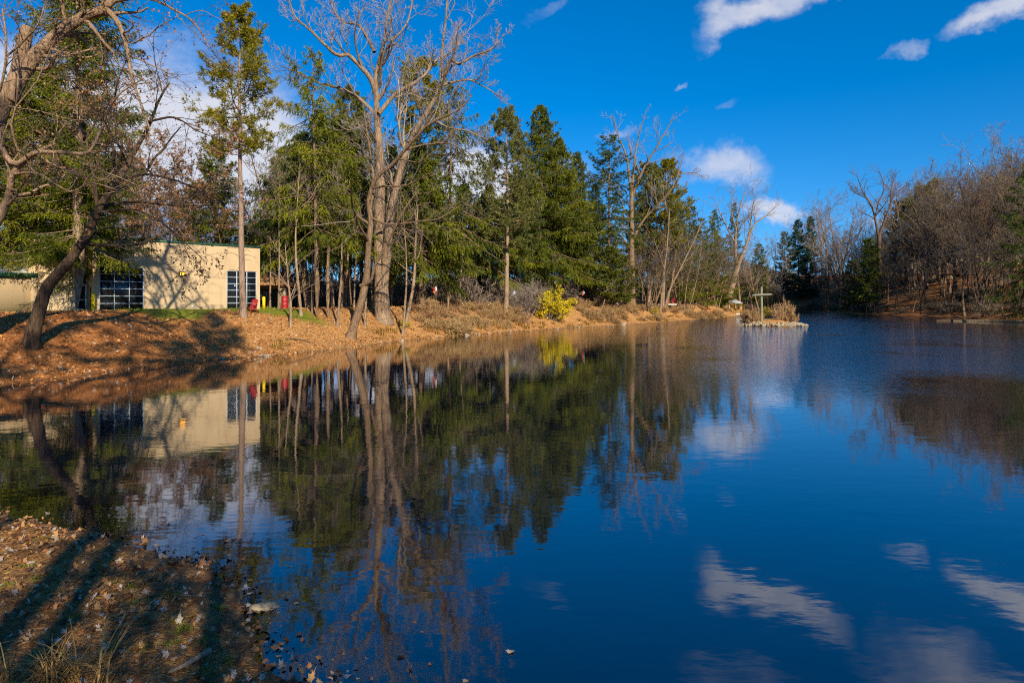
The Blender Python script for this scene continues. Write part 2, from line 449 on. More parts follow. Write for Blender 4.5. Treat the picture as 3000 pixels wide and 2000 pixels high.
def ground_mat():
    m, g = new_mat('leafy_ground')
    pos = g.n('ShaderNodeNewGeometry').outputs['Position']
    A = lambda n: g.n('ShaderNodeAttribute', attribute_name=n).outputs['Fac']
    lawn, red, bare = A('lawn'), A('red'), A('bare')
    v1 = g.n('ShaderNodeTexVoronoi', {'Vector': pos, 'Scale': 8.0, 'Randomness': 1.0})
    v2 = g.n('ShaderNodeTexVoronoi', {'Vector': pos, 'Scale': 21.0, 'Randomness': 1.0})
    c1 = g.n('ShaderNodeSeparateColor', {0: v1.outputs['Color']}).outputs[0]
    c2 = g.n('ShaderNodeSeparateColor', {0: v2.outputs['Color']}).outputs[1]
    n1 = g.n('ShaderNodeTexNoise', {'Vector': pos, 'Scale': 0.5, 'Detail': 5.0, 'Roughness': 0.6}).outputs[0]
    n2 = g.n('ShaderNodeTexNoise', {'Vector': pos, 'Scale': 40.0, 'Detail': 3.0}).outputs[0]
    f = g.math('ADD', g.math('MULTIPLY', c1, 0.45), g.math('ADD', g.math('MULTIPLY', c2, 0.35), g.math('MULTIPLY', n1, 0.35)))
    leaf = g.ramp(f, [(0.10, (0.08, 0.034, 0.012)), (0.35, (0.27, 0.115, 0.034)), (0.6, (0.46, 0.22, 0.066)), (0.85, (0.58, 0.34, 0.13)), (1.0, (0.60, 0.45, 0.26))])
    redc = g.ramp(f, [(0.10, (0.07, 0.023, 0.008)), (0.4, (0.25, 0.085, 0.022)), (0.75, (0.44, 0.17, 0.044)), (1.0, (0.54, 0.30, 0.11))])
    col = g.mix(red, leaf, redc)
    gr = g.ramp(g.math('ADD', g.math('MULTIPLY', n2, 0.6), g.math('MULTIPLY', n1, 0.5)), [(0.25, (0.09, 0.115, 0.008)), (0.75, (0.26, 0.26, 0.025))])
    lm = g.smooth(g.math('ADD', lawn, g.math('MULTIPLY', g.math('SUBTRACT', f, 0.55), 0.9)), 0.35, 0.65)
    col = g.mix(lm, col, gr)
    soil = g.ramp(g.math('ADD', g.math('MULTIPLY', n2, 0.5), g.math('MULTIPLY', c2, 0.4)), [(0.1, (0.06, 0.031, 0.014)), (0.9, (0.33, 0.175, 0.072))])
    col = g.mix(g.math('MULTIPLY', bare, 0.85), col, soil)
    z = g.n('ShaderNodeSeparateXYZ', {0: pos}).outputs[2]
    wet = g.math('SUBTRACT', 1.0, g.smooth(z, 0.0, 0.10))
    col = g.mix(g.math('MULTIPLY', wet, 0.55), col, (0.07, 0.05, 0.028))
    h = g.math('ADD', g.math('MULTIPLY', v1.outputs['Distance'], 0.6), g.math('ADD', g.math('MULTIPLY', c2, 0.25), n2))
    nm = g.n('ShaderNodeBump', {'Height': h, 'Strength': 0.7, 'Distance': 0.06}).outputs[0]
    finish(g, pbsdf(g, col, 0.85, 0.2, nm))
    return m


def water_mat():
    m, g = new_mat('lake_water')
    pos = g.n('ShaderNodeNewGeometry').outputs['Position']
    dep = g.n('ShaderNodeAttribute', attribute_name='depth').outputs['Fac']
    wind = g.n('ShaderNodeAttribute', attribute_name='wind').outputs['Fac']
    p1 = g.n('ShaderNodeVectorMath', {0: pos, 1: (0.8, 1.5, 1)}, operation='MULTIPLY').outputs[0]
    w1 = g.n('ShaderNodeTexNoise', {'Vector': p1, 'Scale': 1.0, 'Detail': 2.0, 'Roughness': 0.5}).outputs[0]
    p2 = g.n('ShaderNodeVectorMath', {0: pos, 1: (3.2, 6.0, 1)}, operation='MULTIPLY').outputs[0]
    w2 = g.n('ShaderNodeTexNoise', {'Vector': p2, 'Scale': 1.0, 'Detail': 2.0, 'Roughness': 0.55}).outputs[0]
    n0 = g.n('ShaderNodeTexNoise', {'Vector': pos, 'Scale': 0.12, 'Detail': 3.0}).outputs[0]
    calm = g.math('MULTIPLY', g.smooth(n0, 0.3, 0.75), 0.7)
    wb = g.math('MULTIPLY', wind, g.smooth(n0, 0.15, 0.55))
    h = g.math('ADD', g.math('MULTIPLY', w1, 0.0030),
               g.math('MULTIPLY', w2, g.math('ADD', g.math('MULTIPLY', calm, 0.0012), g.math('ADD', 0.0004, g.math('MULTIPLY', wb, 0.062)))))
    nm = g.n('ShaderNodeBump', {'Height': h, 'Strength': 1.0, 'Distance': 1.0}).outputs[0]
    fr = g.math('POWER', g.n('ShaderNodeFresnel', {'IOR': 1.36, 'Normal': nm}).outputs[0], 0.60)
    gl = g.n('ShaderNodeBsdfGlossy', {'Color': (0.97, 0.97, 0.97, 1), 'Roughness': 0.035, 'Normal': nm}).outputs[0]
    tr = g.n('ShaderNodeBsdfTransparent', {'Color': (0.80, 0.80, 0.68, 1)}).outputs[0]
    body = g.n('ShaderNodeBsdfDiffuse', {'Color': (0.0003, 0.0032, 0.012, 1)}).outputs[0]
    under = g.n('ShaderNodeMixShader', {0: g.smooth(dep, 0.03, 0.27), 1: tr, 2: body}).outputs[0]
    finish(g, g.n('ShaderNodeMixShader', {0: fr, 1: under, 2: gl}).outputs[0])
    return m


# ------------------------------------------------------------------ terrain
def val_noise(x, y, seed=0):
    r = np.random.default_rng(seed).random((256, 256))
    xi = np.floor(x).astype(int); yi = np.floor(y).astype(int)
    fx = x - xi; fy = y - yi
    fx = fx * fx * (3 - 2 * fx); fy = fy * fy * (3 - 2 * fy)
    a = r[xi & 255, yi & 255]; b = r[(xi + 1) & 255, yi & 255]; c = r[xi & 255, (yi + 1) & 255]; d = r[(xi + 1) & 255, (yi + 1) & 255]
    return (a * (1 - fx) + b * fx) * (1 - fy) + (c * (1 - fx) + d * fx) * fy - 0.5


def sstep(v, a, b):
    t = np.clip((v - a) / (b - a), 0, 1)
    return t * t * (3 - 2 * t)


def shore(px, py):
    d = F * CH / (py - HY)
    return ((px - HX) * d / F, d)


LAKE = [(-1.4, 5.2), shore(560, 1540), shore(480, 1440), shore(330, 1330), shore(230, 1265), shore(0, 1205), (-11.5, 12.4), (-17, 15.5), (-22, 21),
        shore(0, 885), shore(80, 876), shore(150, 868), shore(300, 848), shore(390, 839), shore(480, 828), shore(570, 821), shore(660, 815), shore(740, 806), shore(800, 800),
        shore(900, 786), shore(980, 778), shore(1100, 768), shore(1180, 762), shore(1250, 757), shore(1330, 751), shore(1400, 748), shore(1500, 741), shore(1590, 735),
        shore(1620, 731), shore(1691, 726.6), (66, 180), (78, 222), (92, 243), (106, 246), (108, 232), (99, 205), (101, 175), (103, 148), (95, 131), (93, 117),
        (88, 95), (78, 70), (62, 45), (45, 20), (25, 7), (12, 3.2), (5, 3.0), (2, 3.3), (0, 4.2)]
LAKE = np.array(LAKE)
ISL = np.array([(1773 - HX) * 99 / F, 99.0])


def shore_dist(x, y):
    x = np.asarray(x, float).ravel(); y = np.asarray(y, float).ravel()
    A = LAKE; B = np.roll(LAKE, -1, 0)
    best = np.full(x.shape, 1e9); inside = np.zeros(x.shape, bool)
    for (ax, ay), (bx, by) in zip(A, B):
        ex, ey = bx - ax, by - ay
        t = np.clip(((x - ax) * ex + (y - ay) * ey) / (ex * ex + ey * ey), 0, 1)
        best = np.minimum(best, (x - ax - t * ex) ** 2 + (y - ay - t * ey) ** 2)
        c = ((ay > y) != (by > y)) & (x < (bx - ax) * (y - ay) / (by - ay + 1e-12) + ax)
        inside ^= c
    d = np.sqrt(best)
    return np.where(inside, -d, d)


def hill_w(x, y):
    r = sstep(x, 60, 105) * sstep(y, 15, 70)
    far = sstep(y, 205, 250) * sstep(x, 30, 75)
    return np.maximum(r, 0 * r), far


def gz(x, y, sd=None):
    shp = np.shape(x)
    x = np.asarray(x, float).ravel(); y = np.asarray(y, float).ravel()
    if sd is None:
        sd = shore_dist(x, y)
    near0 = 1 - sstep(np.hypot(x, y), 11, 20)
    wob = sd + 0.5 * val_noise(x * 0.35, y * 0.35, 3) * np.clip(np.hypot(x, y) / 20, 0.15, 1.3) + 0.22 * val_noise(x * 1.7, y * 1.7, 4) + 0.22 * near0 * val_noise(x * 4.1, y * 4.1, 8) + near0 * (0.5 * val_noise(x * 0.8, y * 0.8, 9) + 0.42)
    near = 1 - sstep(np.hypot(x, y), 11, 20)
    r, far = hill_w(x, y)
    h = 2.85 + r * 12.5 + far * 6.5 * (1 - r)
    w = 7.5 + r * 46 + far * 34 * (1 - r)
    t = np.clip(wob / w, 0, 1)
    land = h * (0.40 * t + 0.60 * t * t * (3 - 2 * t))
    nland = 1.5 * (1 - np.exp(-np.maximum(wob, 0) * 0.11))
    land = land * (1 - near) + nland * near
    land = land + (0.35 * val_noise(x * 0.08, y * 0.08, 5) + 0.12 * val_noise(x * 0.5, y * 0.5, 6)) * np.clip(wob / 6, 0, 1)
    land = land + 0.05 * val_noise(x * 2.2, y * 2.2, 7) * np.clip(wob, 0, 1)
    bed = np.maximum(wob * (0.22 - 0.11 * near), -2.5)
    z = np.where(wob > 0, land, bed)
    # island
    e = np.hypot((x - ISL[0]) / 4.4, (y - ISL[1]) / 3.2)
    z = np.where(e < 1.3, np.maximum(z, 1.0 * (1.16 - e)), z)
    return z.reshape(shp) if shp else float(z[0])


def in_lawn(x, y):
    A = np.array([-29.1, 45.4]); n = np.array([0.721, -0.693]); u = np.array([0.693, 0.721])
    p = (x - A[0]) * n[0] + (y - A[1]) * n[1]
    q = (x - A[0]) * u[0] + (y - A[1]) * u[1]
    wdt = 3.0 + 2.8 * sstep(q, -1, 3) * (1 - sstep(q, 4.5, 7.5)) + 0.8 * sstep(q, 12, 14)
    return (1 - sstep(p, wdt - 0.8, wdt + 0.6)) * (1 - sstep(q, 13, 19)) * sstep(p, -30, -25)


def build_terrain():
    a1 = np.radians(np.arange(-43, 43.01, 0.11))
    a2 = np.radians(np.arange(45, 315, 2.5))
    ang = np.concatenate([a1, a2])
    rad = 0.35 * 1.0235 ** np.arange(0, 372)
    X = rad[:, None] * np.sin(ang)[None]; Y = rad[:, None] * np.cos(ang)[None]
    x, y = X.ravel(), Y.ravel()
    sd = shore_dist(x, y)
    z = gz(x, y, sd)
    na, nr = len(ang), len(rad)
    i = np.arange(nr - 1)[:, None] * na; k = np.arange(na)[None]; k2 = (k + 1) % na
    q = np.stack([i + k, i + k2, i + na + k2, i + na + k], -1).reshape(-1, 4)
    mb = MB()
    mb.add(np.stack([x, y, z], -1), q=q)
    c = len(x)
    mb.add([[0, 0, gz(0.01, 0.01)]], t=np.stack([np.full(na, 0), (np.arange(na) + 1) % na - c, np.arange(na) - c], -1))
    me = mb.mesh('ground', ground_mat(), True)
    xx = np.append(x, 0); yy = np.append(y, 0)
    for nm, val in (('lawn', in_lawn(xx, yy)), ('red', np.maximum(sstep(xx, 55, 90), 1 - sstep(np.hypot(xx + 32, yy - 30), 12, 26)) * sstep(np.hypot(xx, yy), 12, 20)),
                    ('bare', (1 - sstep(np.hypot(xx, yy), 9, 17)) * 0.8)):
        at = me.attributes.new(nm, 'FLOAT', 'POINT')
        at.data.foreach_set('value', val.astype(np.float32))
    tag(obj('ground', me), 'leaf covered banks round the lake', None, None, 'structure')
    # water sheet, finer near the eye
    a = np.radians(np.concatenate([np.arange(-44, 44.1, 0.5), np.arange(50, 311, 5)]))
    r = 0.35 * 1.05 ** np.arange(0, 137)
    X = r[:, None] * np.sin(a)[None]; Y = r[:, None] * np.cos(a)[None]
    x, y = X.ravel(), Y.ravel()
    sd = shore_dist(x, y)
    na, nr = len(a), len(r)
    i = np.arange(nr - 1)[:, None] * na; k = np.arange(na)[None]; k2 = (k + 1) % na
    q = np.stack([i + k, i + k2, i + na + k2, i + na + k], -1).reshape(-1, 4)
    keep = (sd[q] < 2.5).any(1)
    mb = MB(); mb.add(np.stack([x, y, np.zeros_like(x)], -1), q=q[keep])
    me = mb.mesh('lake_water', water_mat(), True)
    at = me.attributes.new('depth', 'FLOAT', 'POINT'); at.data.foreach_set('value', np.clip(-gz(x, y, sd), 0, 3).astype(np.float32))
    wd = sstep(x - 0.17 * y, -3, 20) * sstep(y, 20, 38) + 0.22 * sstep(y, 45, 90)
    at = me.attributes.new('wind', 'FLOAT', 'POINT'); at.data.foreach_set('value', np.clip(wd, 0, 1).astype(np.float32))
    tag(obj('lake_water', me), 'still dark blue lake', None, None, 'structure')


build_terrain()


# ------------------------------------------------------------------ growing trees
def resample(pts, n):
    """smooth curve through points"""
    p = np.asarray(pts, float)
    if len(p) == 2:
        t = np.linspace(0, 1, n)[:, None]
        return p[0] * (1 - t) + p[1] * t
    d = np.concatenate([[0], np.cumsum(np.linalg.norm(np.diff(p, axis=0), axis=1))])
    q = np.linspace(0, d[-1], n)
    i = np.clip(np.searchsorted(d, q, 'right') - 1, 0, len(p) - 2)
    t = ((q - d[i]) / (d[i + 1] - d[i] + 1e-9))[:, None]
    p0 = p[np.maximum(i - 1, 0)]; p1 = p[i]; p2 = p[i + 1]; p3 = p[np.minimum(i + 2, len(p) - 1)]
    return 0.5 * (2 * p1 + (p2 - p0) * t + (2 * p0 - 5 * p1 + 4 * p2 - p3) * t ** 2 + (3 * p1 - p0 - 3 * p2 + p3) * t ** 3)


def spawn(P, R, k, t0=0.3, t1=1.0, ang=50, dang=12, lf=0.45, n=6, wob=0.12, up=0.04, rf=0.6, taper=0.3, lvar=0.3, fall=0.5, rmin=0.0, keep=1.0, first_up=0.0):
    """k children on each parent line; returns points (N,n,3) and radii (N,n)"""
    N, m, _ = P.shape
    idx = np.repeat(np.arange(N), k)
    tt = (np.tile(np.arange(k), N) + rng.random(N * k)) / k
    t = t0 + (t1 - t0) * tt
    if keep < 1:
        s_ = rng.random(len(idx)) < keep
        idx, t, tt = idx[s_], t[s_], tt[s_]
    f = t * (m - 1); i = np.clip(f.astype(int), 0, m - 2); fr = (f - i)[:, None]
    pos = P[idx, i] * (1 - fr) + P[idx, i + 1] * fr
    T = nrm(P[idx, i + 1] - P[idx, i])
    pr = R[idx, i] * (1 - fr[:, 0]) + R[idx, i + 1] * fr[:, 0]
    Ls = np.linalg.norm(np.diff(P, axis=1), axis=2).sum(1)[idx]
    L = Ls * lf * (1 - fall * tt) * (1 - lvar + 2 * lvar * rng.random(len(idx)))
    rp = nrm(np.cross(T, rng.standard_normal(T.shape)))
    a = np.radians(ang + dang * rng.standard_normal(len(idx)))[:, None]
    d = nrm(np.cos(a) * T + np.sin(a) * rp + np.array([0, 0, first_up]))
    Q = np.empty((len(idx), n, 3)); Q[:, 0] = pos
    st = (L / (n - 1))[:, None]
    for j in range(1, n):
        d = nrm(d + wob * rng.standard_normal(d.shape) + np.array([0, 0, up]))
        Q[:, j] = Q[:, j - 1] + d * st
    r0 = np.maximum(np.minimum(pr * rf * (0.75 + 0.4 * rng.random(len(idx))), 0.04 * L + 0.01), rmin)
    RR = r0[:, None] * (1 - (1 - taper) * np.linspace(0, 1, n)[None])
    return Q, np.maximum(RR, rmin * 0.6)


def flat_leaves(mb, P, per, size, droop=0.4, keep=1.0):
    """leaf sized faces hung along twigs"""
    N, n, _ = P.shape
    idx = np.repeat(np.arange(N), per)
    if keep < 1:
        idx = idx[rng.random(len(idx)) < keep]
    f = (0.25 + 0.75 * rng.random(len(idx))) * (n - 1); i = np.clip(f.astype(int), 0, n - 2); fr = (f - i)[:, None]
    pos = P[idx, i] * (1 - fr) + P[idx, i + 1] * fr
    d = nrm(rng.standard_normal(pos.shape) + np.array([0, 0, -droop]))
    mb.blades(pos, d, size * (0.6 + 0.8 * rng.random(len(idx))), size * (0.45 + 0.4 * rng.random(len(idx))), rng.random(len(idx)), 0.1)


def root_flare(P, R, h=1.0, amt=0.7):
    s = P[:, 2] - P[0, 2]
    return R * (1 + amt * np.exp(-np.maximum(s, 0) / h * 2.6))


def hero_tree(limbs, levels, twig_rmin=0.012, sides=9, n0=26, leaves=None, rough=0.05, flare=0.6):
    """limbs: list of (points, r0, r1) in world metres; base of the first is the foot. returns (trunk mb, crown mb)"""
    base = np.asarray(limbs[0][0][0], float)
    tr, cr, lv = MB(), MB(), MB()
    Ps, Rs = [], []
    for k, (pts, r0, r1) in enumerate(limbs):
        P = resample(np.asarray(pts, float) - base, n0)
        L = np.linalg.norm(np.diff(P, axis=0), axis=1).sum()
        P[1:-1] += np.cumsum(rng.standard_normal((n0 - 2, 3)), 0) * 0.0016 * L * np.linspace(0, 1, n0 - 2)[:, None] * np.linspace(1, 0, n0 - 2)[:, None] * 4
        R = r0 + (r1 - r0) * np.linspace(0, 1, n0) ** 0.85
        if k == 0:
            P[0, 2] -= 0.4
            R = root_flare(P, R, 1.1, flare)
        tr.tubes(P, R, sides if r0 > 0.12 else 6, rng.random(), rough)
        if k > 0 or len(limbs) == 1:
            Ps.append(P); Rs.append(R)
    if len(limbs) > 1 and levels.get('on_trunk', True):
        P = resample(np.asarray(limbs[0][0], float) - base, n0)
        Ps.append(P); Rs.append(np.linspace(limbs[0][1], limbs[0][2], n0))
    P, R = np.stack(Ps), np.stack(Rs)
    sp = levels['spec']
    for q, a in enumerate(sp):
        last = q == len(sp) - 1
        kw = dict(a); thin = kw.pop('crown', q > 0)
        P, R = spawn(P, R, rmin=twig_rmin * (1.6 if not last else 1.0), rf=0.5, **kw)
        (cr if thin else tr).tubes(P, R, 3 if q > 0 else 5, rng.random(len(P)))
        if leaves and q >= len(sp) - 2:
            flat_leaves(lv, P, leaves[0], leaves[1], 0.5, leaves[2])
    return tr, cr, lv, base


def bare_tree(H, split=0.35, r=0.28, nl=9, ang=42, lf=0.55, lean=0.05, spec=None, rmin=0.012, leaves=None, multi=1, up=0.09, wobt=0.05):
    """a broadleaf tree in winter; returns trunk, crown and leaf mesh builders"""
    tr, cr, lv = MB(), MB(), MB()
    Ps, Rs = [], []
    for k in range(multi):
        n = 14
        d = nrm(np.array([lean * rng.standard_normal(), lean * rng.standard_normal(), 1.0]) + (0.35 * nrm(rng.standard_normal(3)) * [1, 1, 0] if multi > 1 else 0))
        hh = H * (1 if k == 0 else 0.75 + 0.25 * rng.random())
        P = np.zeros((n, 3)); st = hh / (n - 1)
        P[0] = [0.15 * k * math.cos(k * 2.4), 0.15 * k * math.sin(k * 2.4), -0.3]
        for j in range(1, n):
            d = nrm(d + wobt * rng.standard_normal(3) + np.array([0, 0, 0.03]))
            P[j] = P[j - 1] + d * st
        R = r * (1 - 0.88 * np.linspace(0, 1, n) ** 0.9) * (1 if k == 0 else 0.8)
        R = root_flare(P, R, 0.7, 0.5)
        tr.tubes(P, R, 7, rng.random(), 0.03)
        Ps.append(P); Rs.append(R)
    P, R = np.stack(Ps), np.stack(Rs)
    P1, R1 = spawn(P, R, nl, split, 0.98, ang, 10, lf, 9, 0.13, up, 0.62, 0.25, 0.3, 0.55, rmin * 2)
    tr.tubes(P1, R1, 5, rng.random(len(P1)))
    P, R = P1, R1
    spec = spec or [dict(k=6, t0=0.2, lf=0.5, n=6, ang=42, wob=0.16, up=0.07), dict(k=5, t0=0.2, lf=0.5, n=5, ang=42, wob=0.18, up=0.06),
                    dict(k=5, t0=0.15, lf=0.5, n=4, ang=40, wob=0.2, up=0.05)]
    for q, a in enumerate(spec):
        P, R = spawn(P, R, rmin=rmin * (1.0 if q == len(spec) - 1 else 1.4), **a)
        cr.tubes(P, R, 3, rng.random(len(P)))
        if leaves and q >= len(spec) - 2:
            flat_leaves(lv, P, leaves[0], leaves[1], 0.5, leaves[2])
    return tr, cr, lv


def spruce_tree(H, Lb, h0=0.08, nb=190, tw=24, weep=0.5, r=0.3, needle=0.36, width=0.07, shape=0.8, gaps=0.15, lean=(0, 0), sub=12, upturn=0.25, dead=0, thin_low=0.0):
    tr, cr = MB(), MB()
    n = 16
    z = np.linspace(-0.3, H, n)
    P = np.stack([lean[0] * (z / H) ** 1.3 * H + 0.04 * np.cumsum(rng.standard_normal(n)), lean[1] * z + 0.04 * np.cumsum(rng.standard_normal(n)), z], -1)
    R = root_flare(P, r * (1 - 0.96 * np.linspace(0, 1, n)), 0.8, 0.5)
    tr.tubes(P, R, 8, 0.5, 0.03)
    u = (np.arange(nb) + rng.random(nb) * 0.8) / nb
    t = u ** 0.92
    lumps = 1 + gaps * np.sin(t * 31 + rng.random() * 6) + gaps * rng.standard_normal(nb)
    zb = (h0 + (1 - h0) * t) * H
    az = np.arange(nb) * 2.39996 + 0.4 * rng.standard_normal(nb)
    az += 0.5 * np.sin(3 * az + t * 20)
    L = Lb * np.maximum((1 - t) ** shape, 0.02) * np.clip(lumps, 0.35, 1.6) * (1 - thin_low * (1 - t) ** 3) + 0.25
    sel = rng.random(nb) > gaps * 0.5
    zb, az, L, t = zb[sel], az[sel], L[sel], t[sel]
    nb = len(zb)
    m = 8
    s = np.linspace(0, 1, m)[None]
    el = np.radians(-8 + 38 * t ** 1.2 + 8 * rng.standard_normal(nb))[:, None]
    hor = L[:, None] * s * np.cos(el)
    ver = L[:, None] * (s * np.sin(el) - weep * 0.55 * s ** 1.5 * (1 - 0.6 * t[:, None]) + upturn * s ** 3)
    bx = np.interp(zb, z, P[:, 0])[:, None]; by = np.interp(zb, z, P[:, 1])[:, None]
    az2 = az[:, None] + 0.15 * s * rng.standard_normal((nb, 1))
    B = np.stack([bx + hor * np.cos(az2), by + hor * np.sin(az2), zb[:, None] + ver], -1)
    rb = (0.012 + 0.010 * L)[:, None] * (1 - 0.8 * s)
    tr.tubes(B, rb, 4, rng.random(nb))
    # side twigs
    k = np.maximum((1.35 * tw * L / max(L.max(), 0.1)).astype(int), 5)
    idx = np.repeat(np.arange(nb), k)
    q = 0.12 + 0.88 * rng.random(len(idx)) ** 0.8
    f = q * (m - 1); i = np.clip(f.astype(int), 0, m - 2); fr = (f - i)[:, None]
    pos = B[idx, i] * (1 - fr) + B[idx, i + 1] * fr
    T = nrm(B[idx, i + 1] - B[idx, i])
    side = nrm(np.cross(T, np.array([0, 0, 1.0]))) * np.where(rng.random(len(idx)) < 0.5, -1, 1)[:, None]
    dd = nrm(0.75 * side * (0.4 + rng.random((len(idx), 1))) + 0.55 * T + np.array([0, 0, 1.0]) * (-weep * (0.4 + 1.3 * rng.random((len(idx), 1))) + 0.1))
    tl = (0.20 * L[idx] * (1.15 - q) + 0.30) * (0.6 + 0.7 * rng.random(len(idx)))
    clump = 0.5 + 0.25 * np.sin(zb[idx] * 1.7 + az[idx] * 2) + 0.18 * rng.standard_normal(len(idx))
    # needle sprays along each side twig
    j = np.tile(np.arange(sub), len(idx)); w = np.repeat(np.arange(len(idx)), sub)
    fq = (j + rng.random(len(w)) * 0.7) / sub
    bp = pos[w] + dd[w] * (tl[w] * fq)[:, None] + np.array([0, 0, -1.0]) * (weep * 0.35 * tl[w] * fq ** 2)[:, None]
    nd = nrm(dd[w] + 0.45 * rng.standard_normal((len(w), 3)) + np.array([0, 0, -weep * 0.45]))
    cr.blades(bp, nd, needle * (0.6 + 0.7 * rng.random(len(w))), width * (0.6 + 0.7 * rng.random(len(w))), np.clip(clump[w] + 0.16 * rng.standard_normal(len(w)), 0, 1), 0.06)
    # leader
    kk = 60
    zz = H * (0.955 + 0.05 * rng.random(kk))
    bp = np.stack([np.interp(zz, z, P[:, 0]), np.interp(zz, z, P[:, 1]), zz], -1)
    cr.blades(bp, nrm(rng.standard_normal((kk, 3)) + [0, 0, 0.8]), needle, width, rng.random(kk), 0.05)
    if dead:
        zb = H * h0 * (0.3 + 0.75 * rng.random(dead)); az = rng.random(dead) * 6.28
        L = 0.5 + 1.3 * rng.random(dead)
        s = np.linspace(0, 1, 4)[None]
        B = np.stack([np.interp(zb, z, P[:, 0])[:, None] + L[:, None] * s * np.cos(az)[:, None], np.interp(zb, z, P[:, 1])[:, None] + L[:, None] * s * np.sin(az)[:, None],
                      zb[:, None] + L[:, None] * (0.1 * s - 0.3 * s ** 2)], -1)
        tr.tubes(B, np.broadcast_to(0.022 * (1 - 0.7 * s), (dead, 4)), 4, rng.random(dead))
    return tr, cr


def pine_tree(H, h0=0.42, Lb=2.8, nb=52, r=0.26, tips=15, tuft=14, nl=0.34, nw=0.05, lean=(0, 0), bow=0.0, dead=10, top_round=0.8, twin=False):
    tr, cr = MB(), MB()
    n = 18
    z = np.linspace(-0.3, H, n)
    f = np.linspace(0, 1, n)
    Px = lean[0] * H * f + bow * np.sin(f * math.pi) + 0.03 * np.cumsum(rng.standard_normal(n))
    Py = lean[1] * H * f + 0.03 * np.cumsum(rng.standard_normal(n))
    P = np.stack([Px, Py, z], -1)
    tr.tubes(P, root_flare(P, r * (1 - 0.90 * f), 0.8, 0.45), 9, 0.5, 0.03)
    u = (np.arange(nb) + rng.random(nb)) / nb
    zb = H * (h0 + (1 - h0) * u * 0.985)
    az = np.arange(nb) * 2.39996 + 0.6 * rng.standard_normal(nb)
    prof = np.clip(np.minimum(0.45 + u * 1.6, 1.0), 0, 1) * (1 - u) ** top_round + 0.10
    L = Lb * prof / prof.max() * (0.65 + 0.7 * rng.random(nb))
    m = 7; s = np.linspace(0, 1, m)[None]
    el = np.radians(0 + 42 * u + 12 * rng.standard_normal(nb))[:, None]
    hor = L[:, None] * s * np.cos(el); ver = L[:, None] * (s * np.sin(el) - 0.12 * s + 0.28 * s ** 2.5)
    az2 = az[:, None] + 0.25 * s * rng.standard_normal((nb, 1))
    B = np.stack([np.interp(zb, z, Px)[:, None] + hor * np.cos(az2), np.interp(zb, z, Py)[:, None] + hor * np.sin(az2), zb[:, None] + ver], -1)
    RB = (0.012 + 0.012 * L)[:, None] * (1 - 0.75 * s)
    tr.tubes(B, RB, 5, rng.random(nb))
    C, RC = spawn(B, RB, tips, 0.30, 1.0, 45, 12, 0.34, 4, 0.15, 0.10, 0.6, 0.5, 0.3, 0.45, 0.006)
    cr.tubes(C, RC, 3, 0.1 + 0 * rng.random(len(C)))
    # needle tufts: two per branchlet
    for at in (-1, 2):
        tip = C[:, at]; T = nrm(C[:, at] - C[:, at - 1])
        w = np.repeat(np.arange(len(tip)), tuft)
        nd = nrm(0.75 * T[w] + 0.85 * rng.standard_normal((len(w), 3)) + [0, 0, 0.12])
        cl = np.clip(0.5 + 0.2 * rng.standard_normal(len(tip)), 0, 1)[w]
        cr.blades(tip[w] - T[w] * 0.05, nd, nl * (0.7 + 0.5 * rng.random(len(w))), nw * (0.7 + 0.6 * rng.random(len(w))), np.clip(cl + 0.15 * rng.standard_normal(len(w)), 0.05, 1), 0.02)
    if dead:
        zb = H * h0 * (0.45 + 0.55 * rng.random(dead)); az = rng.random(dead) * 6.28; L = 0.4 + 1.2 * rng.random(dead)
        s = np.linspace(0, 1, 5)[None]
        B = np.stack([np.interp(zb, z, Px)[:, None] + L[:, None] * s * np.cos(az)[:, None], np.interp(zb, z, Py)[:, None] + L[:, None] * s * np.sin(az)[:, None],
                      zb[:, None] + L[:, None] * (0.1 * s - 0.35 * s ** 2)], -1)
        tr.tubes(B, np.broadcast_to(0.024 * (1 - 0.7 * s), (dead, 5)), 4, rng.random(dead))
    return tr, cr


def bush(H, spread, stems=16, spec=None, rmin=0.013, leaves=None, up=0.06):
    st = MB(); lf = MB()
    n = 7
    az = rng.random(stems) * 6.283
    el = np.radians(90 - spread * (0.25 + 0.75 * rng.random(stems)))
    d = np.stack([np.cos(az) * np.cos(el), np.sin(az) * np.cos(el), np.sin(el)], -1)
    P = np.zeros((stems, n, 3)); P[:, 0, :2] = 0.12 * H * rng.standard_normal((stems, 2)); P[:, 0, 2] = -0.15
    L = H * (0.65 + 0.45 * rng.random(stems)) * (0.8 + 0.2 * np.sin(el))
    for j in range(1, n):
        d = nrm(d + 0.13 * rng.standard_normal(d.shape) + [0, 0, up - 0.012 * j])
        P[:, j] = P[:, j - 1] + d * (L / (n - 1))[:, None]
    R = np.maximum(0.010 * H, 0.010) * np.ones((stems, 1)) * (1 - 0.7 * np.linspace(0, 1, n)[None])
    st.tubes(P, R, 4, rng.random(stems))
    for q, a in enumerate(spec or [dict(k=9, t0=0.15, lf=0.5, n=5, ang=40, wob=0.2, up=0.02), dict(k=8, t0=0.1, lf=0.55, n=4, ang=45, wob=0.22, up=0.0)]):
        P, R = spawn(P, R, rmin=rmin, **a)
        st.tubes(P, R, 3, rng.random(len(P)))
        if leaves:
            flat_leaves(lf, P, leaves[0], leaves[1], leaves[3] if len(leaves) > 3 else 0.2, leaves[2])
    return st, lf


# a proto keeps the shared meshes of one kind; place() makes a thing with its own part objects
def proto(mbs, mats, names=('trunk', 'crown', 'leaves')):
    return [(nm, mb.mesh(nm, mt, nm == 'trunk')) for nm, mb, mt in zip(names, mbs, mats) if mb.n]


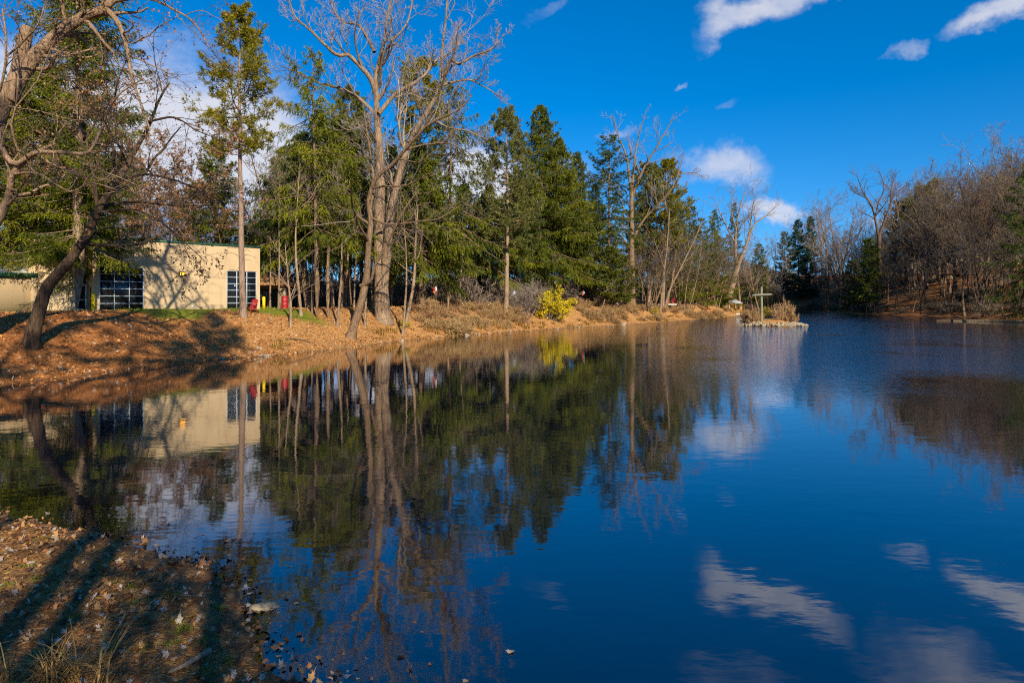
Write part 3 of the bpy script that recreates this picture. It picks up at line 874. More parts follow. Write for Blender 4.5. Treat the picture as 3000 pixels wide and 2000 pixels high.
def place(pr, name, label, cat, loc, rz=0.0, scale=1.0, group=None, trunk_name=None):
    t = thing(name, label, cat, loc, rz, scale, group)
    for nm, me in pr:
        obj(nm, me, t)
    return t


def spot(px, d, dz=0.0):
    x = (px - HX) * d / F
    return np.array([x, d, gz(x, d) + dz])


def height_to(py, d, z0):
    return CH - (py - HY) * d / F - z0


def one_tree(kind, name, label, px, d, ytop, mats, group=None, sink=0.15, rz=None, **kw):
    """a tree with meshes of its own whose top reaches the given bearing"""
    d = max(d, land_d(px, 5.0)) if 600 < px < 1780 else d
    o = spot(px, d)
    H = height_to(ytop, d, o[2])
    tr, cr = kind(H, **kw)
    return place(proto((tr, cr), mats), name, label, 'tree', o - [0, 0, sink], 0.0 if rz is None else rz, 1.0, group)


def hit(px, py, d0=4.0, d1=300.0):
    """where a sight line meets the ground"""
    d = np.geomspace(d0, d1, 1500)
    z = CH - (py - HY) * d / F
    gzv = gz((px - HX) * d / F, d)
    k = np.argmax(gzv >= z)
    dd = float(d[k])
    return np.array([(px - HX) * dd / F, dd, gz((px - HX) * dd / F, dd)])


def land_d(px, margin=2.0):
    """first distance along a bearing that lies well up the shore"""
    d = np.linspace(20, 320, 600)
    s = shore_dist((px - HX) * d / F, d)
    w = np.where(s < margin)[0]
    return float(d[w[-1] + 1]) if len(w) and w[-1] + 1 < len(d) else 20.0


def L3(pts, d):
    return [W(p[0], p[1], d + (p[2] if len(p) > 2 else 0)) for p in pts]


# ------------------------------------------------------------------ building
A_ = np.array([-29.1, 45.4, 0]); U = np.array([0.693, 0.721, 0]); N_ = np.array([0.721, -0.693, 0]); Z = np.array([0, 0, 1.0])
GZ, TOP = 2.55, 8.0


def wall_grid(mb, o, xs, zs, holes, thick):
    """a wall of blocks round its openings; o at the foot of its outer face"""
    for i in range(len(xs) - 1):
        for k in range(len(zs) - 1):
            cx, cz = (xs[i] + xs[i + 1]) / 2, (zs[k] + zs[k + 1]) / 2
            if any(a < cx < b and c < cz < d for a, b, c, d in holes):
                continue
            c = [o + U * xs[a] + Z * zs[b] for a, b in ((i, k), (i + 1, k), (i + 1, k + 1), (i, k + 1))]
            mb.add(c, q=[[0, 1, 2, 3]])
            mb.add([p - N_ * thick for p in c], q=[[3, 2, 1, 0]])
    rect = [(xs[0], xs[-1], zs[0], zs[-1])] + list(holes)
    for a, b, c, d in rect:
        q = [o + U * x + Z * z for x, z in ((a, c), (b, c), (b, d), (a, d))]
        for e in range(4):
            f = (e + 1) % 4
            mb.add([q[e], q[f], q[f] - N_ * thick, q[e] - N_ * thick], q=[[0, 1, 2, 3]])


def px_to_q(px):
    """distance along the facade met by a bearing"""
    r = (px - HX) / F
    # A + q U : x = r*y
    return float((r * A_[1] - A_[0]) / (U[0] - r * U[1]))


def window(parent, o, w, h, nx, nz, fr=0.055):
    f = MB()
    for i in range(nx + 1):
        t = fr * (1.15 if i in (0, nx) else 1)
        f.box(o + U * (i * w / nx - t / 2 + (t / 2 if i == 0 else -t / 2 if i == nx else 0)) - N_ * 0.10, U * t, N_ * 0.07, Z * h)
    for k in range(nz + 1):
        t = fr * 0.85
        zz = k * h / nz - t / 2 + (t / 2 if k == 0 else -t / 2 if k == nz else 0)
        f.box(o + U * 0.004 + Z * zz - N_ * 0.098, U * (w - 0.008), N_ * 0.066, Z * t)
    fo = obj('window', f.mesh('window', M['window_frame']), parent)
    p = MB(); p.box(o + U * 0.01 + Z * 0.01 - N_ * 0.13, U * (w - 0.02), N_ * 0.02, Z * (h - 0.02))
    obj('pane', p.mesh('pane', M['glass']), fo)
    return fo


def build_house():
    b = thing('block_building', 'low tan painted block building with green roof trim and gridded windows', 'building', (A_[0], A_[1], GZ))
    O = np.zeros(3)
    base = 2.85 - GZ
    q1, q2 = px_to_q(228), px_to_q(331)
    q3, q4 = px_to_q(521), px_to_q(590)
    Lw = 11.92
    t1, t2 = 2.93 - GZ, 6.05 - GZ
    m = MB()
    wall_grid(m, O, [0, q1, q2, q3, q4, Lw], [0, t1, t2, TOP - GZ], [(q1, q2, t1, t2), (q3, q4, t1, t2)], 0.35)
    # side and rear walls
    m.box(O + U * (Lw - 0.35) - N_ * 14, U * 0.35, N_ * 13.65, Z * (TOP - GZ))
    m.box(O - N_ * 14 - U * 22, U * (Lw + 21.65), N_ * 0.35, Z * (TOP - GZ))
    # corner return and entry wall set back from the facade
    m.box(O - N_ * 1.5 + U * 0.002, U * 0.33, N_ * 1.148, Z * (TOP - GZ))
    qd1, qd2, qe = -0.82, -0.02, -2.85
    wall_grid(m, O - N_ * 1.5, [qe, qd1, qd2, 0.0], [0, t1 - 0.05, 5.35 + 0.85 - GZ, TOP - GZ], [(qd1, qd2, t1 - 0.05, 5.35 + 0.85 - GZ)], 0.3)
    # low wing
    m.box(O - N_ * 2.35 + U * -16, U * (16 + qe - 0.002), N_ * 0.35, Z * (5.3 - GZ))
    # upper wall behind the wing roof
    m.box(O - N_ * 7.5 + U * -22, U * 18.8, N_ * 0.35, Z * (TOP - GZ))
    m.box(O - N_ * 7.148 + U * (qe - 0.35), U * 0.345, N_ * 5.34, Z * (TOP - GZ))
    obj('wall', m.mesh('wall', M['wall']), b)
    # roof slabs and trim
    r = MB()
    r.box(O - N_ * 14.0 + U * -3.0 + Z * (TOP - GZ + 0.003), U * (Lw + 3.05), N_ * 13.9, Z * 0.12)
    r.box(O - N_ * 14.0 + U * -22 + Z * (TOP - GZ + 0.003), U * 18.99, N_ * 6.6, Z * 0.12)
    ro = obj('roof', r.mesh('roof', M['grey_shingle']), b)
    e = MB()
    e.box(O - N_ * 0.30 + U * -0.06 + Z * (TOP - GZ - 0.02), U * (Lw + 0.14), N_ * 0.345, Z * 0.16)
    e.box(O - N_ * 13.9 + U * (Lw + 0.002) + Z * (TOP - GZ - 0.02), U * 0.08, N_ * 13.6, Z * 0.16)
    obj('roof_edge', e.mesh('roof_edge', M['green_metal']), ro)
    w = MB()
    o = O - N_ * 7.14 + U * -16.2
    w.add([o + Z * (6.35 - GZ), o + U * (16.2 + qe - 0.37) + Z * (6.35 - GZ), o + U * (16.2 + qe - 0.37) + N_ * 5.35 + Z * (5.44 - GZ), o + N_ * 5.35 + Z * (5.44 - GZ)], q=[[0, 3, 2, 1]])
    wr = obj('wing_roof', w.mesh('wing_roof', M['white_metal']), b)
    e = MB(); e.box(O - N_ * 1.995 + U * -16.2 + Z * (5.22 - GZ), U * (16.2 + qe + 0.05), N_ * 0.22, Z * 0.30)
    obj('fascia', e.mesh('fascia', M['green_metal']), wr)
    window(b, O + U * q1 + Z * t1, q2 - q1, t2 - t1, 3, 6)
    window(b, O + U * q3 + Z * t1, q4 - q3, t2 - t1, 3, 6)
    window(b, O - N_ * 1.5 + U * qd1 + Z * (2.85 + 1.98 - GZ), qd2 - qd1, 1.37, 1, 3)
    d = MB(); oo = O - N_ * 1.5 + U * qd1 + Z * (2.83 - GZ)
    dw, dh = qd2 - qd1, 1.98
    for (x0, x1, z0, z1) in ((0, 0.1, 0, dh), (dw - 0.1, dw, 0, dh), (0.1, dw - 0.1, 0, 0.24), (0.1, dw - 0.1, dh - 0.12, dh), (0.1, dw - 0.1, 0.86, 0.92)):
        d.box(oo + U * x0 + Z * z0 - N_ * 0.12, U * (x1 - x0), N_ * 0.06, Z * (z1 - z0))
    do = obj('door', d.mesh('door', M['white_metal']), b)
    p = MB(); p.box(oo + U * 0.09 + Z * 0.2 - N_ * 0.105, U * (dw - 0.18), N_ * 0.02, Z * (dh - 0.3)); obj('pane', p.mesh('pane', M['glass']), do)
    h = MB(); h.box(oo + U * (dw - 0.085) + Z * 0.95 - N_ * 0.058, U * 0.04, N_ * 0.05, Z * 0.24); obj('handle', h.mesh('handle', M['deck_grey']), do)
    for q, off, zt in ((px_to_q(418), 0.0, 5.55), (-1.05, -1.5, 7.05)):
        l = MB(); c = O + U * (q - 0.2) + N_ * (off + 0.002) + Z * (zt - GZ)
        l.box(c + Z * 0.0, U * 0.4, N_ * 0.10, Z * 0.30)
        l.box(c + Z * 0.26 + N_ * 0.10, U * 0.4, N_ * 0.13, Z * 0.04)
        lo = obj('wall_lamp', l.mesh('wall_lamp', M['brown_wood']), b)
        l = MB(); l.box(c + U * 0.03 + Z * 0.03 + N_ * 0.103, U * 0.34, N_ * 0.10, Z * 0.2); obj('lamp_lens', l.mesh('lamp_lens', M['lamp']), lo)
    v = MB(); v.box(O + U * px_to_q(440) + N_ * 0.002 + Z * (3.15 - GZ), U * 0.1, N_ * 0.05, Z * 0.14); obj('outlet_box', v.mesh('outlet_box', M['white_metal']), b)
    # brown downpipe beside the door
    v = MB(); v.box(O - N_ * 0.62 + U * -0.078 + Z * (2.85 - GZ), U * 0.075, N_ * 0.09, Z * 1.75); obj('downpipe', v.mesh('downpipe', M['brown_wood']), b)


build_house()


def bollard(o, label, h):
    t = thing('bollard', label, 'bollard', o, group='yellow bollards by the building')
    m = MB(); m.lathe([(0, -0.2), (0.13, -0.2), (0.13, h - 0.08), (0.115, h - 0.03), (0.07, h), (0, h + 0.015)], 14)
    obj('post', m.mesh('post', M['yellow_paint'], True), t)
    m = MB(); m.lathe([(0.13, -0.1), (0.19, -0.1), (0.18, 0.05), (0.131, 0.06)], 14); obj('footing', m.mesh('footing', M['deck_grey'], True), t)


bollard(A_ + U * px_to_q(211) + N_ * 0.35 + Z * gz(-29, 45), 'yellow bollard guarding the glazed door at the building corner', 1.25)
bollard(W(606, 714, 56) * [1, 1, 0] + Z * 2.8, 'yellow bollard standing in grass past the building end wall', 1.2)


def adirondack(label, o, rz, s=1.0, group='red garden chairs'):
    t = thing('garden_chair', label, 'chair', o, rz, s, group)
    m = MB()
    for k in range(5):
        m.box((-0.28, -0.30 + k * 0.115, 0.36 - k * 0.022), (0.56, 0, 0), (0, 0.1, -0.018), (0, 0.003, 0.022))
    obj('seat', m.mesh('seat', M['red_paint']), t)
    m = MB()
    for k in range(5):
        x = -0.27 + k * 0.11
        hh = 0.72 + 0.10 * (1 - abs(k - 2) / 2)
        m.box((x, 0.22, 0.26), (0.1, 0, 0), (0, 0.28 * hh, 0.86 * hh), (0, 0.024, -0.008))
    obj('backrest', m.mesh('backrest', M['red_paint']), t)
    for sx in (-1, 1):
        m = MB(); m.box((sx * 0.36 - 0.06, -0.40, 0.53), (0.12, 0, 0), (0, 0.72, 0.0), (0, 0, 0.024)); obj('armrest', m.mesh('armrest', M['red_paint']), t)
        m = MB(); m.box((sx * 0.315 - 0.015, -0.36, -0.05), (0.03, 0, 0), (0, 0.10, 0), (0, 0, 0.578)); obj('leg', m.mesh('leg', M['red_paint']), t)
        m = MB(); m.box((sx * 0.283 - 0.015 * 1, -0.24, 0.27), (0.028, 0, 0), (0, 0.72, -0.30), (0, 0.0, 0.10)); obj('leg', m.mesh('leg', M['red_paint']), t)


o = hit(575, 713, 40, 80); o = W(576, 714, 50.2); o[2] = gz(o[0], o[1])
adirondack('red slatted garden chair on grass before the far window of the tan building', o, math.radians(-20), 1.1)

# barrel, pavilion
o = W(654, 712, 58); o[2] = gz(o[0], o[1])
t = thing('barrel', 'red steel barrel standing by the shingled pavilion', 'barrel', o)
t.scale = (0.78, 0.78, 0.98)
m = MB(); m.lathe([(0, -0.05), (0.36, -0.05), (0.38, 0.0), (0.37, 0.05), (0.37, 0.34), (0.39, 0.37), (0.37, 0.40), (0.37, 0.72), (0.39, 0.75), (0.37, 0.78), (0.37, 1.08), (0.385, 1.12)], 20)
obj('body', m.mesh('body', M['red_paint'], True), t)
m = MB(); m.lathe([(0.384, 1.121), (0.385, 1.145), (0.34, 1.15), (0.0, 1.16)], 20); obj('lid', m.mesh('lid', M['red_paint'], True), t)


def pavilion():
    d = 66.0
    c = W(590, 700, d); zg = gz(c[0], c[1])
    t = thing('pavilion', 'open picnic pavilion with brown shingled hip roof behind the tan building', 'pavilion', (c[0], c[1], zg))
    k = d / F
    w2, dp = 118 * k, 5.0
    ze, zt = CH - (655 - HY) * k - zg, CH - (622 - HY) * k - zg
    m = MB()
    v = [(-w2, -dp, ze), (w2, -dp, ze), (w2, dp, ze), (-w2, dp, ze), (-w2 * .25, 0, zt), (w2 * .3, 0, zt)]
    v2 = [(x, y, z - 0.14) for x, y, z in v[:4]]
    m.add(v + v2, q=[[0, 1, 5, 4], [2, 3, 4, 5], [0, 6, 7, 1], [1, 7, 8, 2], [2, 8, 9, 3], [3, 9, 6, 0], [6, 9, 8, 7]], t=[[1, 2, 5], [3, 0, 4]])
    obj('roof', m.mesh('roof', M['shingle']), t)
    for sx, sy in ((w2 - 1.1, -dp + 0.8), (w2 - 1.1, dp - 0.8), (-w2 + 1.1, dp - 0.8), (-w2 + 1.1, -dp + 0.8)):
        m = MB(); m.bxc((sx, sy, ze / 2 - 0.2), (0.62, 0.62, ze - 0.1 + 0.2)); obj('pillar', m.mesh('pillar', M['stone_dark']), t)
    for sy in (-dp + 0.8, dp - 0.8):
        m = MB()
        m.box((-w2 + 0.6, sy - 0.12, ze - 0.28 - 0.16), (2 * w2 - 1.2, 0, 0), (0, 0.24, 0), (0, 0, 0.29))
        obj('beam', m.mesh('beam', M['brown_wood']), t)


pavilion()


# ------------------------------------------------------------------ island, cross
def cross():
    d = ISL[1] - 0.6
    o = W(1749, 748, d); o[2] = 0.35
    t = thing('wooden_cross', 'tall weathered wooden cross standing on the stony islet', 'cross', o)
    k = d / F
    h = CH - (659 - HY) * k - 0.35
    n = 12; z = np.linspace(-0.4, h, n)
    m = MB(); P = np.stack([0.02 * np.sin(z), 0 * z, z], -1); R = np.full(n, 0.185); R[-1] = 0.15
    m.tubes(P, R, 10, 0.5, 0.03); m.lathe([(0.15, h), (0.0, h + 0.05)], 10)
    obj('post', m.mesh('post', M['weathered'], True), t)
    zc = CH - (677 - HY) * k - 0.35
    x = np.linspace(-1.56, 1.56, n)
    m = MB(); R = np.full(n, 0.155); R[[0, -1]] = 0.03; R[[1, -2]] = 0.14
    m.tubes(np.stack([x, 0 * x - 0.26, zc + 0.04 * x + 0 * x], -1), R, 10, 0.5, 0.03)
    obj('crossbar', m.mesh('crossbar', M['weathered'], True), t)


cross()


def rock_mesh(seed, flat=0.7):
    r = np.random.default_rng(seed)
    nu, nv = 10, 7
    u = np.arange(nu) * 2 * math.pi / nu
    v = np.linspace(-math.pi / 2, math.pi / 2, nv)
    uu, vv = np.meshgrid(u, v)
    d = np.stack([np.cos(vv) * np.cos(uu), np.cos(vv) * np.sin(uu), np.sin(vv)], -1)
    sc_ = np.array([1.0, 0.72 + 0.2 * r.random(), flat * (0.75 + 0.4 * r.random())])
    k = np.ones(uu.shape)
    for _ in range(9):                       # cut by random planes
        n = nrm(r.standard_normal(3)); c = 0.62 + 0.25 * r.random()
        dp = (d * n).sum(-1)
        k = np.where(dp * k > c, c / np.maximum(dp, 0.05), k)
    p = d * k[..., None] * sc_ * (1 + 0.03 * r.standard_normal(uu.shape + (1,)))
    p[0] = p[0].mean(0); p[-1] = p[-1].mean(0)
    mb = MB()
    i = np.arange(nv - 1)[:, None] * nu; kx = np.arange(nu)[None]; k2 = (kx + 1) % nu
    mb.add(p.reshape(-1, 3), q=np.stack([i + kx, i + k2, i + nu + k2, i + nu + kx], -1).reshape(-1, 4), tint=0.5)
    return mb


ROCKS = [rock_mesh(s).mesh('stone', M['stone']) for s in range(6)]
ROCKS_D = [rock_mesh(s + 20, 0.6).mesh('rock', M['stone_dark']) for s in range(3)]


def stone(me, o, s, label, group, name='stone', sink=0.3):
    ob = obj(name, me, None, (o[0], o[1], o[2] + s * (0.35 - sink)))
    ob.rotation_euler = (0.3 * random.gauss(0, 1), 0.3 * random.gauss(0, 1), random.random() * 6.28)
    ob.scale = (s, s, s)
    return tag(ob, label, 'stone', group)


r_ = np.random.default_rng(3)
for k in range(210):
    a = r_.random() * 2 * math.pi
    if math.sin(a) > 0.35 and k > 40:
        a = -abs(a - math.pi) if a > math.pi else -a
    e = 0.74 + 0.44 * r_.random()
    x, y = ISL[0] + 4.4 * e * math.cos(a), ISL[1] + 3.2 * e * math.sin(a)
    s = 0.12 + 0.20 * r_.random() ** 1.5
    stone(ROCKS[k % 6], (x, y, max(gz(x, y), 0.0)), s, 'pale stone in the ring round the islet with the cross', 'pale stones round the islet')
# stones along the left shore (bearing, size)
for px, s, lab in ((1433, 0.85, 'big pale boulder at the waterline below the tall forked bare tree'), (1072, 0.62, 'flat white stone at the waterline beyond the split cottonwood'),
                   (1172, 0.4, 'pale stone at the waterline just before the yellow bush'), (1330, 0.42, 'pale stone at the waterline just past the yellow bush'),
                   (922, 0.5, 'long pale rock at the waterline below the split cottonwood'), (590, 0.26, 'small white stone on the leafy slope below the tan building')):
    pyw = np.interp(px, [480, 570, 660, 740, 800, 900, 980, 1100, 1180, 1250, 1330, 1400, 1500], [828, 821, 815, 806, 800, 786, 778, 768, 762, 757, 751, 748, 741])
    d = F * CH / (pyw - HY)
    x, y = (px - HX) * d / F, d
    if px == 590:
        o = hit(590, 803); x, y = o[0], o[1]
    s *= 0.62
    stone(ROCKS[int(px) % 6], (x, y + 0.25, max(gz(x, y + .25), 0)), s, lab, 'single stones on the near wooded shore', 'stone')
LK = LAKE
seg = [(i, j) for i, j in zip(range(14, 29), range(15, 30))]
for k in range(64):
    i, j = seg[int(len(seg) * (1 - r_.random() ** 1.3))] if k else seg[0]
    t = r_.random()
    p = LK[i] * (1 - t) + LK[j] * t
    x, y = p[0] + 0.5 * (r_.random() - 0.7), p[1] + 0.6 * (r_.random() - 0.2)
    s = 0.06 + 0.13 * r_.random() ** 2
    stone(ROCKS[k % 6], (x, y, max(gz(x, y), 0.0)), s, 'small pale stone in the broken line along the wooded waterline', 'small stones along the wooded waterline')
o = shore(610, 1394)
rk = stone(ROCKS_D[0], (o[0], o[1], -0.02), 0.19, 'mossy pale topped rock standing in the shallows close by', None, 'rock', 0.36)
rk.scale = (0.24, 0.16, 0.15); rk.rotation_euler = (0.12, 0.1, 0.5)


# ------------------------------------------------------------------ dead wood, logs
def log(name, label, pts, r0, r1, mat, sides=8, group=None, rough=0.08, n=14):
    P = resample(pts, n); o = P[0].copy()
    m = MB(); m.tubes(P - o, np.linspace(r0, r1, n), sides, 0.5, rough)
    return tag(obj(name, m.mesh(name, M[mat], True), None, o), label, 'log' if 'log' in name else 'stick', group)


def on_water(px, py, z=0.05):
    d = F * (CH - z) / (py - HY); return np.array([(px - HX) * d / F, d, z])


log('log', 'long pale log lying in the water along the shaded bank', [on_water(2190, 736.2), on_water(2270, 736.0, 0.1), on_water(2400, 738.5, 0.12)], 0.05, 0.15, 'driftwood')
log('log', 'short dark log afloat off the shaded bank', [on_water(2150, 736), on_water(2192, 735.3)], 0.10, 0.12, 'bark_dark')
h0 = hit(430, 1532); h1 = hit(482, 1504); h2 = hit(388, 1548)
log('fallen_branch', 'bare fallen branch at the edge of the leafy shallows', [h2 + [0, 0, 0.02], h0 + [0, 0, 0.03], h1 + [0, 0, 0.05]], 0.018, 0.03, 'driftwood', 6)
for a, b, lab in (((330, 1535), (395, 1488), 'thin grey stick lying on leaves beside the dry grass clump'), ((395, 1370), (470, 1376), 'thin curved twig on the brown needles above the shallows')):
    p, q = hit(*a), hit(*b)
    log('stick', lab, [p + [0, 0, .02], (p + q) / 2 + [0, 0, 0.03], q + [0, 0, .03]], 0.006, 0.004, 'driftwood', 5)
for a, b, lab in (((655, 781), (720, 790), 'dead branch on the slope left of the leaning bare trunk'), ((960, 752), (1005, 757), 'broken branch among leaves beyond the split cottonwood'),
                  ((1520, 733), (1560, 737), 'dark driftwood branch under the small yellow bush')):
    p, q = hit(*a), hit(*b)
    log('fallen_branch', lab, [p + [0, 0, .1], (p + q) / 2 + [0, 0, 0.2], q + [0, 0, .06]], 0.07, 0.03, 'bark_grey', 6)


# ------------------------------------------------------------------ named trees
TG = 'bark_grey'
# split cottonwood
b = hit(880, 735); d0 = b[1]
def cottonwood():
    limbs = [
        (L3([(880, 737), (874, 660), (870, 600), (868, 520, .3), (872, 430, .5), (872, 340, .5)], d0), 0.78, 0.40),
        (L3([(872, 345, .5), (866, 250, .5), (868, 170, .3), (880, 110, 0), (890, 40, 0), (905, -40, 0)], d0), 0.40, 0.05),
        (L3([(880, 660), (893, 540, -.6), (905, 450, -1), (918, 390, -1), (940, 320, -1.5), (965, 270, -2), (990, 230, -2), (1008, 180, -2.5), (1012, 110, -2), (1022, 40, -2), (1030, -40, -2)], d0), 0.52, 0.05),
        (L3([(862, 215, .5), (850, 180), (804, 129, -1), (771, 126, -2), (717, 75, -3), (678, 39, -3), (662, -10, -3)], d0), 0.28, 0.04),
        (L3([(862, 262, .5), (819, 222, 1.5), (759, 198, 2.5), (735, 195, 3), (690, 170, 4), (640, 150, 4)], d0), 0.22, 0.04),
        (L3([(860, 120), (828, 60, 1), (795, 51, 2), (771, 30, 2), (750, -20, 2)], d0), 0.17, 0.04),
        (L3([(870, 262), (909, 216, 1), (969, 177, 2), (993, 144, 2.5), (1032, 120, 3), (1066, 92, 3)], d0), 0.24, 0.05),
        (L3([(1017, 180, -2.2), (1035, 140, -3), (1056, 146, -4), (1086, 129, -4), (1128, 114, -5), (1157, 80, -5)], d0), 0.20, 0.03),
        (L3([(1000, 200, -2), (1071, 183, -1), (1104, 195, -1), (1150, 222, -1)], d0), 0.15, 0.03),
        (L3([(940, 325, -1.5), (993, 279, -3), (1029, 291, -4), (1074, 300, -5), (1120, 322, -5)], d0), 0.19, 0.03),
        (L3([(872, 200, .4), (882, 120, -2), (921, 72, -3), (940, 30, -3), (950, -40, -3)], d0), 0.15, 0.04),
        (L3([(867, 330, .5), (840, 290, -2), (800, 300, -3), (760, 270, -4)], d0), 0.12, 0.03),
        (L3([(905, 440, -1), (880, 400, -3), (850, 390, -4), (820, 360, -5)], d0), 0.10, 0.03)]
    return hero_tree(limbs, dict(on_trunk=False, spec=[dict(k=10, t0=0.18, lf=0.36, n=8, ang=45, wob=0.15, up=0.11, crown=False),
                                          dict(k=7, t0=0.15, lf=0.5, n=6, ang=42, wob=0.17, up=0.09),
                                          dict(k=6, t0=0.12, lf=0.5, n=5, ang=40, wob=0.2, up=0.06),
                                          dict(k=4, t0=0.15, lf=0.5, n=4, ang=38, wob=0.2, up=0.05)]), 0.009, 12, 30, None, 0.035, 0.5)
tr, cr, lv, base = cottonwood()
place(proto((tr, cr), (M['bark_pale'], M['twig_pale'])), 'cottonwood_tree', 'huge bare cottonwood whose thick pale trunk splits in two', 'tree', base)

# leaning bare trunk at the waterline
b = hit(805, 776); d0 = b[1]
limbs = [(L3([(803, 777), (822, 720), (840, 640), (848, 560), (853, 500), (850, 456), (867, 405, -.5), (909, 369, -1), (951, 324, -2), (985, 285, -3), (1017, 268, -3.5), (1059, 249, -4), (1084, 218, -4)], d0), 0.38, 0.04),
         (L3([(828, 656), (852, 644, -.5), (861, 608, -1), (900, 536, -1.5), (928, 480, -2), (960, 440, -2)], d0), 0.15, 0.04),
         (L3([(850, 480), (858, 420, .8), (850, 360, 1.5), (840, 300, 2), (835, 240, 2)], d0), 0.17, 0.03),
         (L3([(852, 500), (895, 515, -1), (960, 508, -2), (1010, 500, -2.5), (1060, 470, -3)], d0), 0.12, 0.03),
         (L3([(930, 345, -1.5), (985, 330, -2), (1040, 332, -2.5), (1090, 360, -3)], d0), 0.10, 0.03)]
tr, cr, lv, base = hero_tree(limbs, dict(spec=[dict(k=9, t0=0.3, lf=0.34, n=7, ang=48, wob=0.17, up=0.05, crown=False), dict(k=6, t0=0.2, lf=0.5, n=5, ang=42, wob=0.2, up=0.03),
                                           dict(k=5, t0=0.15, lf=0.5, n=4, ang=42, wob=0.2, up=0.02)]), 0.009, 10, 28, (1, 0.11, 0.12), 0.04, 0.75)
place(proto((tr, cr, lv), (M[TG], M['twig_grey'], M['leaf_brown']), ('trunk', 'crown', 'leaves')), 'bare_tree', 'bare tree with bent trunk leaning over the waterline before the split cottonwood', 'tree', base)

# tall forked tree
d0 = hit(1452, 702)[1]
limbs = [(L3([(1452, 704), (1452, 640), (1453, 581), (1452, 499), (1450, 440)], d0), 0.62, 0.34),
         (L3([(1450, 445), (1437, 360), (1418, 311, -1), (1409, 268, -1)], d0), 0.30, 0.05), (L3([(1451, 442), (1459, 367, 1), (1467, 317, 2), (1482, 262, 2)], d0), 0.28, 0.05),
         (L3([(1453, 445), (1484, 377, -1), (1510, 337, -2), (1523, 311, -2), (1548, 272, -2)], d0), 0.32, 0.05),
         (L3([(1455, 545), (1480, 502, -1), (1520, 463, -2), (1546, 430, -3), (1563, 383, -3), (1571, 350, -3)], d0), 0.28, 0.05),
         (L3([(1558, 400, -3), (1593, 397, -3), (1622, 409, -3)], d0), 0.10, 0.03), (L3([(1451, 575), (1421, 539, -1), (1381, 529, -2), (1336, 494, -3)], d0), 0.20, 0.05),
         (L3([(1452, 520), (1430, 470, 1), (1420, 430, 2), (1395, 400, 2)], d0), 0.14, 0.04)]
tr, cr, lv, base = hero_tree(limbs, dict(on_trunk=False, spec=[dict(k=9, t0=0.2, lf=0.34, n=7, ang=46, wob=0.18, up=0.1, crown=False), dict(k=6, t0=0.15, lf=0.5, n=5, ang=42, wob=0.2, up=0.07),
                                           dict(k=5, t0=0.15, lf=0.5, n=4, ang=40, wob=0.2, up=0.05)]), 0.012, 10, 22, None, 0.04, 0.4)
place(proto((tr, cr), (M[TG], M['twig_pale'])), 'bare_tree', 'tall bare tree with straight trunk forking high above the shore shrubs', 'tree', base)

# far leaning tree near the gazebo
d0 = hit(1669, 705)[1]
limbs = [(L3([(1669, 704), (1683, 649), (1696, 606)], d0), 0.95, 0.6), (L3([(1694, 612), (1689, 575), (1692, 519), (1702, 466), (1718, 425)], d0), 0.5, 0.05),
         (L3([(1696, 608), (1715, 560), (1734, 516), (1759, 497), (1788, 470)], d0), 0.5, 0.05), (L3([(1716, 555), (1724, 519), (1730, 470), (1750, 436)], d0), 0.26, 0.05),
         (L3([(1690, 560), (1668, 520), (1650, 480), (1640, 450)], d0), 0.26, 0.05), (L3([(1692, 530), (1680, 480), (1690, 430)], d0), 0.2, 0.05)]
tr, cr, lv, base = hero_tree(limbs, dict(on_trunk=False, spec=[dict(k=9, t0=0.25, lf=0.42, n=7, ang=46, wob=0.18, up=0.07, crown=False), dict(k=6, t0=0.15, lf=0.5, n=5, ang=42, wob=0.2, up=0.04),
                                           dict(k=5, t0=0.15, lf=0.5, n=4, ang=40, wob=0.2, up=0.03)]), 0.016, 9, 18, None, 0.04, 0.3)
place(proto((tr, cr), (M['bark_pale'], M['twig_grey'])), 'bare_tree', 'pale leaning bare tree beside the small gazebo', 'tree', base)

# dark tree with Y crown on the far bank
d0 = 186.0
limbs = [(L3([(2016, 712), (2018, 620), (2019, 535)], d0), 0.75, 0.5), (L3([(2018, 545), (2003, 478), (1981, 440), (1968, 402)], d0), 0.42, 0.06), (L3([(2020, 540), (2041, 481), (2052, 450), (2080, 428)], d0), 0.42, 0.06),
         (L3([(2010, 505), (2016, 470), (2030, 430), (2019, 392)], d0), 0.26, 0.05), (L3([(2046, 470), (2048, 430), (2060, 400)], d0), 0.22, 0.05), (L3([(1990, 455), (1960, 440), (1950, 420)], d0), 0.18, 0.05)]
tr, cr, lv, base = hero_tree(limbs, dict(on_trunk=False, spec=[dict(k=9, t0=0.2, lf=0.42, n=7, ang=42, wob=0.16, up=0.07, crown=False), dict(k=6, t0=0.15, lf=0.5, n=5, ang=42, wob=0.2, up=0.05),
                                           dict(k=5, t0=0.15, lf=0.5, n=4, ang=40, wob=0.2, up=0.03)]), 0.02, 8, 18, None, 0.03, 0.3)
place(proto((tr, cr), (M['bark_dark'], M['twig_brown'])), 'bare_tree', 'dark bare tree with open vase shaped crown standing out on the far bank', 'tree', base)

